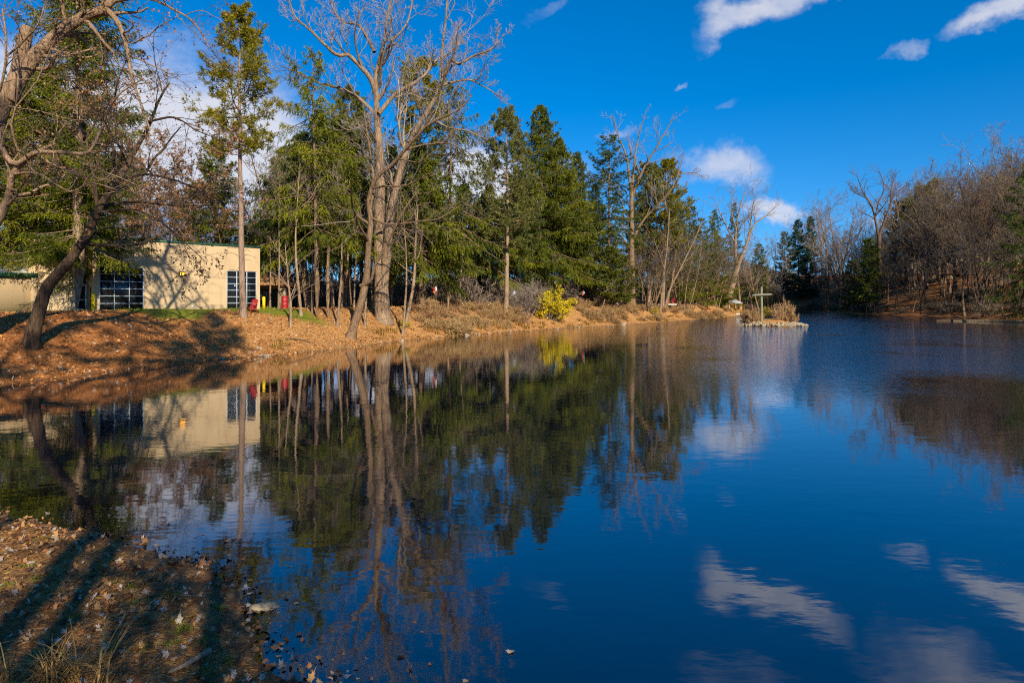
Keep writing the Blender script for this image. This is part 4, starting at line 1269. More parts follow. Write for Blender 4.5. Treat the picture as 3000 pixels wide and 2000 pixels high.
# leaning dark tree on the leafy slope
b = hit(70, 792); d0 = b[1]
limbs = [(L3([(69, 793), (92, 700), (104, 660), (130, 625), (160, 590), (190, 545), (212, 500), (235, 455), (262, 420, .5), (300, 350, 1), (335, 290, 1), (360, 235, 1), (390, 190, 1)], d0), 0.36, 0.05),
         (L3([(225, 470), (205, 420, -.5), (170, 390, -1), (120, 372, -1.5), (60, 380, -2), (10, 360, -2)], d0), 0.15, 0.03),
         (L3([(262, 420), (330, 400, -1), (400, 410, -2), (470, 440, -2.5), (520, 470, -3)], d0), 0.13, 0.025),
         (L3([(270, 400), (280, 330, -1), (262, 270, -1), (270, 190, -2), (300, 120, -2)], d0), 0.12, 0.025),
         (L3([(340, 280, 1), (400, 270, 0), (450, 300, 0), (500, 320, -1)], d0), 0.10, 0.02),
         (L3([(215, 490), (300, 480, -1.5), (360, 500, -2.5), (430, 560, -3), (470, 600, -3)], d0), 0.10, 0.02),
         (L3([(250, 440), (220, 360, 1), (190, 300, 1.5), (180, 220, 2)], d0), 0.11, 0.025)]
limbs = [(a, r if q == 0 else r * 0.72, e * 0.8) for q, (a, r, e) in enumerate(limbs)]
tr, cr, lv, base = hero_tree(limbs, dict(spec=[dict(k=10, t0=0.35, lf=0.40, n=8, ang=50, wob=0.2, up=0.02, crown=False), dict(k=7, t0=0.2, lf=0.5, n=6, ang=45, wob=0.22, up=0.0),
                                           dict(k=5, t0=0.15, lf=0.55, n=5, ang=42, wob=0.22, up=-0.02)]), 0.0055, 10, 26, (2, 0.13, 0.55), 0.04, 0.5)
place(proto((tr, cr, lv), (M['bark_dark'], M['twig_brown'], M['leaf_orange']), ('trunk', 'crown', 'leaves')), 'maple_tree', 'dark crooked maple leaning up the leafy slope with a few dry orange leaves', 'tree', base)
ML = MB()

# furrowed old tree whose trunk stands out of view, its limbs crossing the upper corner
d0 = 29.5
o = W(-110, 850, d0)
limbs = [(L3([(-110, 850), (-75, 640), (-50, 460), (-20, 330), (5, 255), (38, 185), (52, 110), (64, 62)], d0), 0.62, 0.26),
         (L3([(20, 225), (60, 160), (100, 112), (150, 70), (195, 38), (245, 22)], d0), 0.36, 0.20),
         (L3([(245, 22), (268, 48, -.3), (285, 90, -.5), (300, 170, -.8), (320, 230, -1), (345, 300, -1)], d0), 0.13, 0.03),
         (L3([(245, 22), (262, -20, 0), (290, -70, .5), (330, -110, .5)], d0), 0.17, 0.05), (L3([(243, 22), (225, -10, -.5), (190, -40, -1)], d0), 0.11, 0.03),
         (L3([(255, 5), (330, -5, -1), (400, 20, -1.5), (450, 55, -2), (480, 110, -2)], d0), 0.10, 0.02),
         (L3([(-5, 290), (-2, 330, -.4), (30, 375, -.6), (80, 350, -.8), (150, 350, -1), (200, 352, -1.2), (232, 300, -1.4), (265, 225, -1.6), (330, 180, -2)], d0), 0.15, 0.02),
         (L3([(-50, 560), (-15, 520, 0), (18, 450, 0), (30, 400, -.3), (75, 355, -.5), (130, 330, -1)], d0), 0.24, 0.05),
         (L3([(30, 400, -.3), (90, 400, -1), (160, 440, -1.5), (210, 420, -2), (280, 440, -2.5)], d0), 0.07, 0.02),
         (L3([(-20, 330), (-10, 240, -1), (10, 170, -1.5), (15, 90, -2), (5, 20, -2)], d0), 0.08, 0.03),
         (L3([(15, 130, -1), (60, 90, -1.5), (90, 50, -2), (110, -10, -2)], d0), 0.05, 0.02)]
tr, cr, lv, base = hero_tree(limbs, dict(on_trunk=False, spec=[dict(k=11, t0=0.25, lf=0.45, n=8, ang=52, wob=0.2, up=0.03, fall=0.3, crown=False), dict(k=6, t0=0.2, lf=0.5, n=6, ang=45, wob=0.22, up=0.0),
                                           dict(k=5, t0=0.15, lf=0.5, n=5, ang=42, wob=0.22, up=0.0)]), 0.005, 12, 26, (1, 0.11, 0.4), 0.05, 0.4)
place(proto((tr, cr, lv), (M['bark_furrow'], M['twig_brown'], M['leaf_orange']), ('trunk', 'crown', 'leaves')), 'bare_tree', 'old furrowed tree with a sawn off stub and a long arching limb overhead', 'tree', base)

# bare sapling
b = hit(667, 751)
tr, cr, lv, base = hero_tree([(L3([(667, 752), (668, 700), (660, 640), (655, 560)], b[1]), 0.13, 0.02), (L3([(666, 690), (700, 665, -1), (745, 640, -1.5)], b[1]), 0.05, 0.012), (L3([(664, 690), (680, 650, .5), (690, 610, .5)], b[1]), 0.05, 0.012),
                          (L3([(663, 660), (630, 630, 0), (600, 615, 0)], b[1]), 0.04, 0.012), (L3([(660, 640), (690, 600, 0), (720, 575, 0)], b[1]), 0.04, 0.012), (L3([(658, 610), (635, 570, 0), (620, 545, 0)], b[1]), 0.04, 0.012)],
                         dict(spec=[dict(k=6, t0=0.25, lf=0.35, n=6, ang=40, wob=0.12, up=0.05), dict(k=4, t0=0.2, lf=0.5, n=4, ang=40, wob=0.15, up=0.03)]), 0.007, 7, 16, None, 0.02, 0.3)
place(proto((tr, cr), (M['bark_pale'], M['twig_grey'])), 'sapling', 'thin bare sapling with forked branches in front of the red barrel', 'tree', base)

# slender leaning trunks on the shore
for lab, pts, dd, r in (('slim tilted trunk just past the split cottonwood foot', [(933, 738), (943, 690), (950, 640), (953, 560), (960, 470)], None, 0.22),
                        ('pair of pale trunks bending apart above the far shore shrubs', [(1526, 712), (1538, 665), (1560, 620), (1590, 560), (1612, 510)], 105, 0.26),
                        ('young pale trunk leaning over the deck side shrubs', [(1488, 705), (1495, 660), (1508, 610), (1530, 560)], 100, 0.3),
                        ('slim grey trunk standing at the bank edge before the deck', [(1516, 724), (1524, 640), (1534, 560), (1538, 480)], 92, 0.24),
                        ('thin crooked white trunk at the edge of the shaded pines', [(1380, 712), (1388, 690), (1398, 640)], 92, 0.10),
                        ('thin twin stems rising from the waterline shrubs', [(1571, 722), (1577, 650), (1590, 590), (1600, 540)], 100, 0.10)):
    dd = hit(*pts[0])[1]
    P = L3(pts, dd)
    P[0][2] = gz(P[0][0], P[0][1]) - 0.1
    lm = [(P, r, r * 0.3)]
    if 'pair' in lab:
        lm.append((L3([(1530, 700), (1545, 640), (1552, 580), (1556, 500)], dd), 0.18, 0.05))
    if 'twin' in lab:
        lm.append((L3([(1578, 722), (1596, 660), (1606, 600), (1612, 540)], dd), 0.09, 0.03))
    tr, cr, lv, base = hero_tree(lm, dict(spec=[dict(k=9, t0=0.4, lf=0.4, n=7, ang=45, wob=0.15, up=0.05), dict(k=5, t0=0.2, lf=0.5, n=5, ang=42, wob=0.2, up=0.03), dict(k=4, t0=0.2, lf=0.5, n=4, ang=42, wob=0.2, up=0.02)]), 0.011, 7, 16, None, 0.03, 0.4)
    place(proto((tr, cr), (M['bark_pale'], M['twig_brown'])), 'slender_tree', lab, 'tree', base, group='slender trees on the wooded shore')

SPM = (M['bark_grey'], M['spruce'])
PIM = (M['bark_pine'], M['pine'])
# tall red pine before the building
o = W(557, 717, 48.3)
one_tree(pine_tree, 'pine_tree', 'tall straight pine with bare pinkish trunk before the tan building', 559, 48.3, 22, PIM, h0=0.52, Lb=3.0, nb=58, r=0.255, tips=15, tuft=15, nl=0.34, nw=0.045, lean=(-0.004, 0), dead=16, top_round=0.62)
# spruces: bearing, distance, top bearing
h = hit(728, 746)
one_tree(spruce_tree, 'spruce_tree', 'tall thin spruce with long bare mast of a trunk below drooping boughs', 728, h[1], 108, SPM, h0=0.33, Lb=4.0, nb=120, tw=30, weep=0.9, r=0.25, gaps=0.25, lean=(-0.022, 0), needle=0.28, width=0.05, shape=0.55, dead=14)
h = hit(752, 741)
one_tree(spruce_tree, 'spruce_tree', 'slim spruce whose straight grey trunk stands just beside the tall thin one', 753, h[1], 290, SPM, h0=0.42, Lb=3.4, nb=80, tw=26, weep=0.9, r=0.19, gaps=0.3, needle=0.28, width=0.05, dead=12)
one_tree(spruce_tree, 'spruce_tree', 'broad drooping spruce right behind the shingled pavilion', 655, 74, 335, SPM, h0=0.36, Lb=5.9, nb=221, tw=39, weep=0.95, r=0.35, gaps=0.22, needle=0.36)
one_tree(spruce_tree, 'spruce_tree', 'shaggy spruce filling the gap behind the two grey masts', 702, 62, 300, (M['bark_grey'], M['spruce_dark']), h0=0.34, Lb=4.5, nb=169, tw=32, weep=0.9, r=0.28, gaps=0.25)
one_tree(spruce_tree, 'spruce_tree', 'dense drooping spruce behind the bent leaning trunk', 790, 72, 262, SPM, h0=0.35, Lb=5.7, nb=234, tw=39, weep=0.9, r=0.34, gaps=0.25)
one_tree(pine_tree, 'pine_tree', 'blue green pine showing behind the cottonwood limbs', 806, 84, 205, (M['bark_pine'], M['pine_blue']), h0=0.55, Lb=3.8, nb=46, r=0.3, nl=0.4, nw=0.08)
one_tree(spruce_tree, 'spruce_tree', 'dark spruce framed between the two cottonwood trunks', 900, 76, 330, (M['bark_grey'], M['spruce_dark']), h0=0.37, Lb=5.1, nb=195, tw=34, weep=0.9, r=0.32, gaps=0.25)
one_tree(pine_tree, 'pine_tree', 'bushy topped pine rising behind the forked cottonwood limb', 963, 82, 150, PIM, h0=0.5, Lb=4.0, nb=60, r=0.36, nl=0.42, nw=0.085, top_round=0.4)
one_tree(spruce_tree, 'spruce_tree', 'drooping spruce with low green skirt past the split cottonwood', 968, 68, 330, SPM, h0=0.34, Lb=5.4, nb=221, tw=39, weep=1.0, r=0.32, gaps=0.22)
one_tree(spruce_tree, 'spruce_tree', 'ragged thin spruce with a straight pale lower trunk in the gap', 1029, 72, 192, SPM, h0=0.35, Lb=4.7, nb=123, tw=27, weep=0.9, r=0.30, gaps=0.4, shape=0.45)
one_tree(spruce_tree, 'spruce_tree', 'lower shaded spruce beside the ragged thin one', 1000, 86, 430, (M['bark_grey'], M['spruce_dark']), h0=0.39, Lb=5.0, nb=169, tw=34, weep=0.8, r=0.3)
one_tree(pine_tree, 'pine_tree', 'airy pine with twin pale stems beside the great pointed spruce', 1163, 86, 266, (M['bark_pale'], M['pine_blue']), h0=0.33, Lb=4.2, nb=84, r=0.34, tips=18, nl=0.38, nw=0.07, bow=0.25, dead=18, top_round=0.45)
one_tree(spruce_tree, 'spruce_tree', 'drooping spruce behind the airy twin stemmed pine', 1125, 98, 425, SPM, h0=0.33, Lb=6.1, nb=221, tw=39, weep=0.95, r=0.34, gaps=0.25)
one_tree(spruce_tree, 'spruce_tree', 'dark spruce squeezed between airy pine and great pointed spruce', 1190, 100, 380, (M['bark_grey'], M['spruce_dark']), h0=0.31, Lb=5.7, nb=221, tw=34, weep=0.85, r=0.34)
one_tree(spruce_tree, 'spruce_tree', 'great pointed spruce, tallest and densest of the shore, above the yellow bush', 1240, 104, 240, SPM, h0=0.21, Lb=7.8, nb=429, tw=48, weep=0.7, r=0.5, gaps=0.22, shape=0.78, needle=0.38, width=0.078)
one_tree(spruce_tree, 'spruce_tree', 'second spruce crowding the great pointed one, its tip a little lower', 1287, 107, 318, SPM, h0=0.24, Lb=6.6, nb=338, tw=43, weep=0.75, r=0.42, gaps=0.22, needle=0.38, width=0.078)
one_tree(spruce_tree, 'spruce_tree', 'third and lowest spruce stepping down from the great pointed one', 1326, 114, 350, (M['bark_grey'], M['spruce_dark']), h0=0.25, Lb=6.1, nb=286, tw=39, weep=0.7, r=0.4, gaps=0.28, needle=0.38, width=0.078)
one_tree(spruce_tree, 'spruce_tree', 'open tiered spruce with gaps between boughs next to the tall forked bare tree', 1398, 116, 312, (M['bark_pale'], M['spruce_dark']), h0=0.39, Lb=6.4, nb=156, tw=39, weep=0.45, r=0.38, gaps=0.42, needle=0.38, width=0.078, shape=0.7)
one_tree(pine_tree, 'pine_tree', 'soft grey green pine behind the forked bare crown', 1490, 128, 385, (M['bark_pine'], M['pine_blue']), h0=0.3, Lb=5.2, nb=80, r=0.36, nl=0.5, nw=0.10, top_round=0.5)
one_tree(pine_tree, 'pine_tree', 'pine with thin leaning pale trunk past the tall forked bare tree', 1522, 106, 368, (M['bark_pale'], M['pine']), h0=0.42, Lb=4.4, nb=60, r=0.28, nl=0.45, nw=0.09, lean=(0.025, 0), top_round=0.6)
one_tree(spruce_tree, 'cedar_tree', 'small yellow green cedar in front of the open tiered spruce', 1402, 98, 566, (M['bark_grey'], M['cedar']), h0=0.2, Lb=2.6, nb=120, tw=30, weep=0.1, r=0.16, gaps=0.3, needle=0.3, width=0.11, shape=0.6)
one_tree(spruce_tree, 'cedar_tree', 'small olive cedar squeezed against the tall forked bare trunk', 1436, 101, 590, (M['bark_grey'], M['cedar']), h0=0.2, Lb=2.0, nb=90, tw=26, weep=0.2, r=0.14, gaps=0.3, needle=0.3, width=0.11, shape=0.6)
one_tree(spruce_tree, 'hemlock_tree', 'low broad green hemlock before the leaning pale tree', 1652, 128, 545, SPM, h0=0.12, Lb=4.6, nb=150, tw=34, weep=0.5, r=0.26, gaps=0.3, shape=0.55)
one_tree(spruce_tree, 'hemlock_tree', 'olive hemlock half hidden by brown brushy trees', 1608, 124, 500, SPM, h0=0.12, Lb=4.6, nb=150, tw=32, weep=0.5, r=0.26, gaps=0.3, shape=0.6)
one_tree(spruce_tree, 'hemlock_tree', 'dim green hemlock standing behind the deck chairs', 1560, 128, 470, SPM, h0=0.12, Lb=4.4, nb=150, tw=32, weep=0.5, r=0.26, gaps=0.3, shape=0.6)
one_tree(spruce_tree, 'cedar_tree', 'short bright green cedar by the far picnic bench', 1652, 126, 660, (M['bark_grey'], M['cedar']), h0=0.1, Lb=1.6, nb=80, tw=24, weep=0.1, r=0.1, gaps=0.25, needle=0.3, width=0.11, shape=0.6)
one_tree(spruce_tree, 'spruce_tree', 'pointed conifer peeping out behind the pale leaning tree', 1686, 158, 466, (M['bark_grey'], M['spruce_dark']), h0=0.1, Lb=4.6, nb=150, tw=30, weep=0.5, r=0.3, needle=0.45, width=0.10)
one_tree(spruce_tree, 'spruce_tree', 'dark wide conifer between gazebo and wooden cross', 1742, 172, 560, (M['bark_grey'], M['spruce_dark']), h0=0.1, Lb=5.5, nb=150, tw=30, weep=0.5, r=0.3, needle=0.45, width=0.102, shape=0.6)
one_tree(spruce_tree, 'spruce_tree', 'blue green spruce at the far end of the lake, the denser of the close pair', 1834, 262, 505, (M['bark_grey'], M['spruce_blue']), h0=0.05, Lb=5.2, nb=200, tw=34, weep=0.4, r=0.45, needle=0.55, width=0.14, shape=0.6)
one_tree(spruce_tree, 'spruce_tree', 'pointed dark spruce at the far end, topping the close pair', 1860, 258, 497, (M['bark_grey'], M['spruce_blue']), h0=0.05, Lb=4.8, nb=200, tw=34, weep=0.4, r=0.45, needle=0.55, width=0.14, shape=0.7)
one_tree(spruce_tree, 'spruce_tree', 'lower pale green conifer just left of the far spruce pair', 1803, 275, 532, (M['bark_grey'], M['pine_blue']), h0=0.1, Lb=5.0, nb=120, tw=26, weep=0.3, r=0.4, needle=0.55, width=0.14, shape=0.6)
one_tree(spruce_tree, 'spruce_tree', 'ivy dark evergreen at the foot of the vase shaped bare tree', 1998, 184, 548, (M['bark_dark'], M['spruce_dark']), h0=0.2, Lb=3.2, nb=130, tw=30, weep=0.3, r=0.3, needle=0.5, width=0.12, shape=0.5, gaps=0.35)
one_tree(spruce_tree, 'spruce_tree', 'small dark evergreen at the far bank waterline', 1962, 196, 600, (M['bark_dark'], M['spruce_dark']), h0=0.1, Lb=4.0, nb=110, tw=28, weep=0.3, r=0.26, needle=0.5, width=0.12, shape=0.5, gaps=0.35)
one_tree(pine_tree, 'pine_tree', 'round topped yellow green pine above the bare hillside wood', 2135, 215, 428, PIM, h0=0.4, Lb=6.5, nb=60, r=0.45, nl=0.8, nw=0.2, top_round=0.4)
one_tree(pine_tree, 'pine_tree', 'dark pine on the shoulder of the hillside wood', 2080, 212, 462, (M['bark_dark'], M['pine_blue']), h0=0.35, Lb=5.5, nb=55, r=0.4, nl=0.8, nw=0.2, top_round=0.5)
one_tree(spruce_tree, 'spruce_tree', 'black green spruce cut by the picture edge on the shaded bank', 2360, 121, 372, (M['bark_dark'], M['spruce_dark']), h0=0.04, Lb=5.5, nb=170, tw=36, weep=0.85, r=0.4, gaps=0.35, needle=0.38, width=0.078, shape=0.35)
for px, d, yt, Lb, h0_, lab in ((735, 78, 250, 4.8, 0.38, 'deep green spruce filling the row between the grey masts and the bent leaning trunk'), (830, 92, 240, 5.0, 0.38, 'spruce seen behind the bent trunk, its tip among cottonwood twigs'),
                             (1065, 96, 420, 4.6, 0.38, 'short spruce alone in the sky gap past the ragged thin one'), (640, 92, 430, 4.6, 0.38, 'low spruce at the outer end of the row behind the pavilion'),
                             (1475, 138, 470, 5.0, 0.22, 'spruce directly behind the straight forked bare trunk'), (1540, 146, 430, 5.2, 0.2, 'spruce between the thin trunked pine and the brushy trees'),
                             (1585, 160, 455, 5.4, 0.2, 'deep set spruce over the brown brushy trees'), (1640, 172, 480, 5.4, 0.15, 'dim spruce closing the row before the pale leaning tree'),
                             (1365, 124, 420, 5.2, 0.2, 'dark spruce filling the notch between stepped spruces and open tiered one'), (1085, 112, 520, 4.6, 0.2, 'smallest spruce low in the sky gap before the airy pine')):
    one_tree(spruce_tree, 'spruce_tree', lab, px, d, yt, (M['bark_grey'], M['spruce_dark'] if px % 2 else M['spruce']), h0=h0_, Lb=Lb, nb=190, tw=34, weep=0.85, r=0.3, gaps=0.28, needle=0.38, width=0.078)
# dark conifers by the building
one_tree(spruce_tree, 'hemlock_tree', 'dense hemlock with thick pale trunk beside the glazed door', 176, 43.2, -150, (M['bark_pale'], M['spruce']), h0=0.155, Lb=3.8, nb=400, tw=54, weep=0.65, r=0.46, gaps=0.28, needle=0.24, width=0.05, shape=0.42, sub=10, thin_low=0.2)
one_tree(spruce_tree, 'hemlock_tree', 'dark shaggy hemlock squeezed between the bright one and the dense pale trunked one', 98, 47.5, 165, (M['bark_grey'], M['spruce_dark']), h0=0.30, Lb=3.8, nb=230, tw=42, weep=0.6, r=0.26, gaps=0.28, needle=0.26, width=0.055, shape=0.5, sub=10)
one_tree(spruce_tree, 'hemlock_tree', 'bright yellow green hemlock over the low wing roof', 28, 44.5, 255, SPM, h0=0.36, Lb=4.1, nb=250, tw=40, weep=0.5, r=0.24, gaps=0.3, needle=0.24, width=0.05, shape=0.5, sub=10)
one_tree(spruce_tree, 'spruce_tree', 'green conifer behind the tan building near the tall straight pine', 494, 80, 322, SPM, h0=0.29, Lb=5.0, nb=169, tw=34, weep=0.5, r=0.28, gaps=0.3)

# ------------------------------------------------------------------ woods made of copied kinds
WOOD = [proto(bare_tree(19, 0.35, 0.19, 10, 38, 0.42, 0.04, rmin=0.016), (M['bark_grey'], M['twig_grey'])) for _ in range(3)]
WOODB = [proto(bare_tree(17, 0.22, 0.17, 13, 42, 0.45, 0.06, rmin=0.018), (M['bark_grey'], M['twig_brown'])) for _ in range(3)]
OAK = [proto(bare_tree(20, 0.30, 0.34, 10, 46, 0.55, 0.05), (M['bark_grey'], M['twig_grey'])) for _ in range(2)]
OAKD = [proto(bare_tree(20, 0.28, 0.30, 11, 46, 0.55, 0.08, rmin=0.015), (M['bark_dark'], M['twig_brown'])) for _ in range(3)]
ORANGE = [proto(bare_tree(14, 0.25, 0.18, 10, 46, 0.5, 0.06, leaves=(2, 0.22, 0.55)), (M['bark_dark'], M['twig_brown'], M['leaf_orange'])) for _ in range(2)]
BRUSH = [proto(bare_tree(12, 0.25, 0.13, 9, 40, 0.5, 0.1, multi=3, leaves=(1, 0.15, 0.06)), (M['bark_grey'], M['twig_brown'], M['leaf_brown'])) for _ in range(2)]
REDT = [proto(bare_tree(18, 0.3, 0.22, 10, 44, 0.5, 0.05), (M['bark_grey'], M['twig_red']))]
STEM = [proto(bare_tree(16, 0.6, 0.16, 5, 36, 0.30, 0.012, wobt=0.018), (M['bark_pale'], M['twig_grey'])) for _ in range(3)]


def put(kinds, name, label, x, y, H, H0, group):
    pr = kinds[int(rng.integers(len(kinds)))]
    s = H / H0
    return place(pr, name, label, 'tree', (x, y, gz(x, y) - 0.1), rng.random() * 6.28, (s * (0.9 + 0.25 * rng.random()),) * 2 + (s,), group)


def behind_house(x, y):
    q = np.array([x, y]) - A_[:2]
    p = q @ N_[:2]; u = q @ U[:2]
    return -17 < p < 2 and -25 < u < 14


taken = []
def free(x, y, r):
    if any((x - a) ** 2 + (y - b_) ** 2 < r * r for a, b_ in taken):
        return False
    taken.append((x, y)); return True


n = 0
while n < 120:                                                    # wood behind the building and the spruces
    px = -60 + 1820 * rng.random(); d = 66 + 95 * rng.random() ** 1.2
    if px > 1100: d += (px - 1100) * 0.055
    x = (px - HX) * d / F
    if behind_house(x, d) or (px < 620 and d < 72) or shore_dist([x], [d])[0] < 11 or not free(x, d, 1.7): continue
    far = d > 110
    k = rng.random()
    if k < 0.45: put(STEM, 'slender_tree', 'slim bare trunk in the sunlit wood behind the shore trees', x, d, 13 + 6 * rng.random(), 16, 'slim trunks in the wood behind the shore')
    elif k < 0.75: put(WOOD, 'bare_tree', 'grey bare tree in the wood behind the shore trees', x, d, 14 + 5 * rng.random(), 19, 'bare grey trees in the wood behind the shore')
    else: put(WOODB, 'bare_tree', 'brown bare tree in the wood behind the shore trees', x, d, 12 + 5 * rng.random(), 17, 'bare brown trees in the wood behind the shore')
    n += 1
n = 0
while n < 48:                                                     # thin lit trunks under the conifers
    px = 610 + 900 * rng.random(); d = (58 + 16 * rng.random()) if px < 1120 else max(land_d(px, 8), 84) + 16 * rng.random()
    x = (px - HX) * d / F
    if behind_house(x, d) or shore_dist([x], [d])[0] < 8 or not free(x, d, 1.2) or abs(px - 880) < 40: continue
    put(STEM, 'slender_tree', 'thin pale trunk standing among the shore conifers', x, d, 9 + 6 * rng.random(), 16, 'thin trunks among the shore conifers')
    n += 1
for px, d, H in ((640, 55, 11), (692, 54, 13), (718, 57, 12), (775, 56, 13), (838, 60, 12), (925, 62, 13), (1055, 84, 13)):
    x = (px - HX) * d / F
    put(STEM, 'slender_tree', 'thin pale trunk standing among the shore conifers', x, d, H, 16, 'thin trunks among the shore conifers')
for px, d, H in ((300, 82, 17), (345, 86, 19), (395, 80, 17.5), (440, 88, 18), (500, 78, 14), (540, 84, 13.5), (250, 90, 20), (330, 76, 14)):
    x = (px - HX) * d / F
    put(ORANGE, 'oak_tree', 'brown oak keeping orange leaves behind the tan building', x, d, H, 14, 'oaks with orange leaves behind the building')
for px, d, H in ((1490, 106, 12), (1530, 112, 15), (1560, 118, 16), (1590, 112, 15), (1620, 122, 15), (1650, 120, 14), (1580, 106, 10), (1500, 118, 15), (1420, 108, 9), (1690, 150, 16), (1640, 138, 19), (1715, 168, 17)):
    d = max(d, land_d(px, 4.0)) + 6 * rng.random()
    x = (px - HX) * d / F
    put(BRUSH, 'brushy_tree', 'brown many stemmed brushy tree between the forked bare tree and the gazebo', x, d, H, 12, 'brown brushy trees on the far part of the shore')
for px, d, H in ((1730, 230, 22), (1765, 250, 22), (1790, 262, 18), (1700, 210, 24), (1745, 205, 20), (1890, 268, 30), (1920, 262, 34), (1945, 255, 36), (1905, 275, 28), (1875, 280, 26), (1780, 285, 20), (1755, 275, 20), (1812, 290, 20), (1935, 235, 30)):
    x = (px - HX) * d / F
    put(OAK, 'bare_tree', 'bare grey tree closing the far end of the lake', x, d, H, 20, 'bare trees at the far end of the lake')
n = 0
while n < 190:                                                    # shaded hillside wood
    px = 1880 + 560 * rng.random(); d = 112 + 150 * rng.random()
    x = (px - HX) * d / F
    if x < 80 or shore_dist([x], [d])[0] < 1.0 or not free(x, d, 2.0): continue
    if d < 150 and px > 2300 and rng.random() < 0.5: continue
    sdv = shore_dist([x], [d])[0]
    H = (16 + 11 * rng.random()) * (0.35 + 0.25 * rng.random() if rng.random() < 0.22 else 1.0) * (0.85 + 0.35 * sstep(px, 1980, 2250)) if sdv > 6 else 10 + 9 * rng.random()
    kk = OAKD if rng.random() < 0.6 else (WOODB if rng.random() < 0.6 else OAK)
    put(kk, 'bare_tree', 'bare tree on the shaded hillside across the lake', x, d, H * (1.15 if kk is OAK else 1.0), 20 if kk is not WOODB else 17, 'bare trees on the shaded hillside')
    n += 1
for px, d, H in ((2105, 200, 30), (2130, 205, 33), (2160, 198, 31), (2185, 200, 30)):
    put(OAK, 'bare_tree', 'tall bare tree rising above the round topped pine on the hill', (px - HX) * d / F, d, H, 20, 'tall bare trees on the hill crest')
for px, d, H in ((2235, 178, 25), (2262, 172, 25), (2290, 176, 26)):
    put(REDT, 'bare_tree', 'bare tree with reddish twigs on the hillside crest', (px - HX) * d / F, d, H, 18, 'reddish twigged trees on the hill crest')
o = W(2470, 700, 104)
place(OAKD[0], 'bare_tree', 'big dark bare tree whose branch tips reach in over the shaded bank', 'tree', (o[0], o[1], gz(o[0], o[1])), 2.0, (1.75, 1.75, 1.72))
for x, y, H in ((100, 92, 24), (98, 74, 20), (92, 60, 20), (84, 48, 22)):
    put(OAKD, 'bare_tree', 'bare tree outside the view on the shaded hillside', x, y, H, 20, 'hillside trees out of view')
# trees behind the viewer: their shadows lie on the near bank and on the leafy slope
for x, y, H, h0_, L_, r in ((-9.5, -4.5, 30, 0.42, 4.2, 0.34), (-4.2, -5.5, 31, 0.45, 4.2, 0.3), (1.7, -9.6, 33, 0.6, 3.4, 0.24), (2.9, -11.4, 33, 0.55, 3.6, 0.2), (1.6, -13.0, 30, 0.55, 3.6, 0.17), (3.1, -8.6, 30, 0.6, 3.4, 0.17)):
    tr, cr = spruce_tree(H, L_, h0=h0_, nb=62, tw=22, weep=0.6, r=r, gaps=0.4, needle=0.45, width=0.13, sub=6)
    place(proto((tr, cr), SPM), 'spruce_tree', 'tall spruce standing out of view behind the camera bank', 'tree', (x, y, gz(x, y) - 0.1), group='spruces out of view on the near bank')

place(BRUSH[0], 'brushy_tree', 'brushy tree standing out of view behind the camera bank', 'tree', (1.5, -2.6, gz(1.5, -2.6)), 0.4, 0.62)
place(BRUSH[1], 'brushy_tree', 'taller brushy tree standing out of view behind the camera bank', 'tree', (2.3, -2.2, gz(2.3, -2.2)), 1.4, 0.6)
for x, y, s_, lab in ((0.7, -6.4, 0.5, 'oak with dry leaves out of view behind the camera bank'),):
    place(ORANGE[int(x > 1)], 'oak_tree', lab, 'tree', (x, y, gz(x, y) - 0.1), x, s_)
# ------------------------------------------------------------------ shrubs
BUSH = [proto(bush(2.0, 78, 34, leaves=(1, 0.15, 0.55)), (M['bush_tan'], M['bush_leaf']), ('stems', 'leaves')) for _ in range(3)]
BUSHR = [proto(bush(2.0, 78, 34, leaves=(1, 0.14, 0.45)), (M['bush_tan'], M['leaf_red']), ('stems', 'leaves')) for _ in range(2)]
BUSHY = [proto(bush(1.6, 70, 16, leaves=(2, 0.10, 0.8)), (M['twig_brown'], M['leaf_yellow']), ('stems', 'leaves'))]
TALL = [proto(bush(3.6, 30, 22, leaves=None, up=0.03, rmin=0.016), (M['twig_grey'], M['twig_grey']), ('stems', 'leaves'))]
NETT = [proto(bush(2.2, 62, 30, rmin=0.018), (M['twig_grey'], M['twig_brown']), ('stems', 'leaves')) for _ in range(2)]


def shrub(kinds, label, x, y, H, H0, group, name='shrub', wide=1.2):
    pr = kinds[int(rng.integers(len(kinds)))]
    s = H / H0
    return place(pr, name, label, 'shrub', (x, y, gz(x, y)), rng.random() * 6.28, (s * wide, s * wide, s), group)


